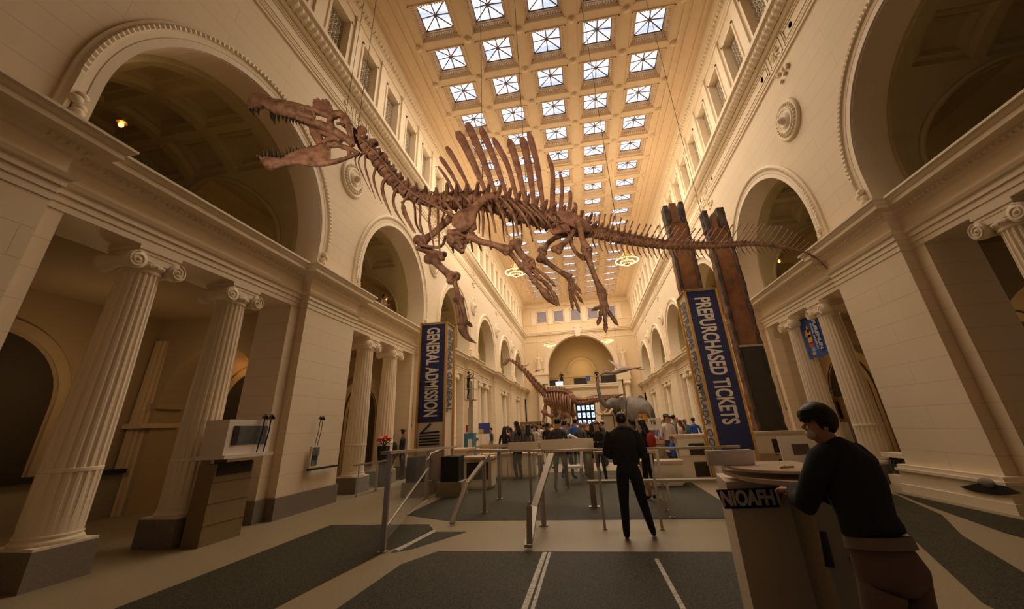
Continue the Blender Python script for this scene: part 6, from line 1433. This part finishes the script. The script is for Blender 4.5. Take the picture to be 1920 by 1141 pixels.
# dark bag lying on the base of the near right pier
root = empty('dark_cloth', (6.5,9.3,0), 'dark flat cloth bundle lying on the base of the near right pier', 'cloth'); P = [at(x,y,0,6.56) for x, y in ((1800,912),(1830,906),(1875,910),(1912,925),(1870,928),(1828,922))]
mb = MB(); mb.prism([p-Vector((6.5,9.3,0)) for p in P], (.05,0,0)); mb.build('folds', m_blackp, root)
mb = MB(); c = at(1850,904,0,6.56)-Vector((6.5,9.3,0)); mb.ball(c, (.04,.17,.07), 10); mb.build('roll', m_gran, root)
# wall-mounted tubes on the piers
for x_, y_, z0, z1, lab in ((6.98,16.0,1.9,3.0,'slim grey tube fixed beside the second right columns'),(-6.98,16.0,1.9,3.0,'slim grey tube fixed beside the second left columns')):
    root = empty('wall_tube', (x_,y_,0), lab, 'wall tube', 'slim tubes beside the openings'); mb = MB(); mb.tube([(0,0,z0),(0,0,z1)], .05, 10); mb.build('tube', m_steel, root); mb = MB(); mb.box(-.06,.06,-.06,.06,z0-.1,z0); mb.build('end_box', m_gran, root)
# merchandise trolley
root = empty('merchandise_trolley', (3.85,14.4,0), 'wooden merchandise trolley with a white TE sign and colourful toys, left of the violet dress', 'trolley')
cx_ = at(1226,800,1,14.4).x; root.location.x = cx_
mb = MB(); mb.box(-.24,.24,-.2,.2,.95,1.05); mb.build('tray', m_wood, root); mb = MB(); mb.box(-.2,.2,-.17,.17,.45,.93); mb.build('basket', mat('wicker', (.35,.27,.17), .8, bump=(40,.8)), root)
for sx in (-.21,.21):
    for sy in (-.17,.17): mb = MB(); mb.tube([(sx,sy,.95),(sx,sy,0)], .02, 5); mb.build('leg', m_wood, root)
mb = MB(); mb.box(-.24,.26,.05,.08,1.36,1.72); s_ = mb.build('sign', m_white, root); text('TE', .16, m_blackp, frame_M((0,.045,1.58), (1,0,0), (0,0,1)), s_, 'sign_lettering', .002, 1, .006)
for k, c in enumerate(((.5,.35,.05),(.25,.2,.6),(.6,.15,.1),(.6,.55,.5),(.5,.4,.1),(.3,.25,.6),(.55,.1,.25))):
    mb = MB(); mb.ball((-.18+.06*k,-.05,1.09+.04*(k % 2)), .06, 7); mb.build('toy', mat('toy_%s' % 'abcdefg'[k], c, .7), root)
root = empty('toy_bundle', (at(1208,800,1,13.2).x,13.2,0), 'yellow and red printed sign on a pole right of the man in black', 'sign'); mb = MB(); mb.tube([(0,0,0),(0,0,1.6)], .02, 6); mb.build('pole', m_blackp, root)
mb = MB(); mb.box(-.14,.14,-.02,.02,1.6,1.85); mb.build('board', mat('yellow_print', (.6,.42,.04), .6, noise=(14,(.5,.1,.05),.08)), root)
# crates and dark stools behind the left barrier
for x, y, w, h, lab in ((-4.75,11.6,.5,.62,'black covered stool below the left barrier cap, in front of the ticket pillar'),(-3.75,11.55,.5,.6,'black covered stool right of the ticket pillar')):
    root = empty('covered_stool', (x,y,0), lab, 'stool', 'black covered stools'); mb = MB(); mb.box(-w/2,w/2,-.25,.25,.35,.35+h); mb.build('cover', m_blackp, root); mb = MB(); mb.box(-w/2-.1,w/2+.1,-.3,.3,0,.35); mb.build('base', m_deskd, root)
# crate at the end of the hall
mb = MB(); mb.box(-6.3,-4.0,40.0,41.0,0,2.0); mb.box(-6.35,-3.95,39.95,41.05,2.0,2.1); o = mb.build('long_crate', mat('brown_board', (.22,.12,.05), .7)); tag(o, 'brown boarded partition low at the left of the end wall', 'partition')
# glass balustrade of the end balcony
root = empty('balcony_display', (0,49.0,0), 'dark glazed cases and lit screen along the end balcony', 'display cases')
for a_, b_, c_ in ((-3.9,-2.9,6.75),(-1.0,.55,6.8),(2.2,3.9,6.9)): mb = MB(); mb.box(a_,b_,0,.3,5.98,c_); mb.build('case', m_blackp, root)
mb = MB(); mb.box(-3.2,-2.3,-.05,.0,6.05,6.55); mb.build('lit_screen', mat('lit_screen', (.4,.5,.6), .4, emis=(.5,.65,.8), es=.9), root)
mb = MB(); mb.box(.45,.95,-.05,.05,6.4,7.0); mb.build('blue_screen', mat('blue_screen', (.05,.08,.2), .4), root)
# statues on the pedestals
def statue(x, label, arm):
    root = empty('statue', (x, YB-.55, 7.5), label, 'statue', 'classical statues of the end wall')
    N = {'pelvis':((0,0,1.15),(.20,.17)),'waist':((0,0,1.4),(.16,.13)),'chest':((0,0,1.72),(.2,.15)),'neck':((0,0,2.02),.08),'head':((0,0,2.25),(.12,.14)),'top':((0,0,2.42),.09),'k':((.03,0,.7),(.22,.18)),'hem':((0,0,.12),(.28,.24)),
     'sL':((-.26,0,1.85),.09),'eL':((-.38,0,1.5),.07),'wL':((-.28,-.2,1.3),.05),'sR':((.26,0,1.85),.09),'eR':((.40,0,1.55),.07) ,'wR':((.30,-.2,1.35),.05)}
    if arm: N['eR'] = ((.42,0,2.1),.065); N['wR'] = ((.38,-.05,2.5),.05); N['eL'] = ((-.42,-.1,1.9),.065); N['wL'] = ((-.5,-.1,2.3),.05)
    E_ = [('pelvis','waist'),('waist','chest'),('chest','neck'),('neck','head'),('head','top'),('pelvis','k'),('k','hem'),('chest','sL'),('sL','eL'),('eL','wL'),('chest','sR'),('sR','eR'),('eR','wR')]
    me = skin_mesh({k: (Vector(v[0]), v[1]) for k, v in N.items()}, E_, 'pelvis', 1, 'figure'); me.materials.clear(); me.materials.append(m_trim)
    for f in me.polygons: f.use_smooth = True
    o = bpy.data.objects.new('robed_figure', me); COL.objects.link(o); o.parent = root
    mb = MB()
    for k in range(12): a = 2*PI*k/12; mb.tube([(.17*math.cos(a),.15*math.sin(a),1.1),(.26*math.cos(a),.22*math.sin(a),.05)], [.035,.06], 5)
    mb.build('drapery', m_trim, root)
    mb = MB(); mb.box(-.38,.38,-.34,.34,0,.08); mb.build('base', m_trim, root)
statue(-4.98, 'robed statue on the pedestal left of the end arch', False); statue(5.02, 'robed statue with raised arms on the pedestal right of the end arch', True)
for px_, Y, lab in ((1256,17.0,'stroller pushed among the group by the right wall'),):
    root = empty('stroller', (PX(px_,14.3)+.75,14.9,0), lab, 'stroller'); mb = MB(); mb.ball((0,0,.55), (.22,.3,.2), 10); mb.build('seat', m_blackp, root); mb = MB(); mb.tube([(-.2,-.4,1.0),(.2,-.4,1.0)], .02, 5); mb.tube([(.2,-.4,1.0),(.2,.3,.1)], .015, 5); mb.tube([(-.2,-.4,1.0),(-.2,.3,.1)], .015, 5); mb.build('handle', m_steel, root)
    for sx in (-.2,.2):
        for sy in (-.3,.3): mb = MB(); mb.lathe([(.09,-.02),(.1,0),(.09,.02)], (sx,sy,.1), 12, axis='x'); mb.build('wheel', m_blackp, root)
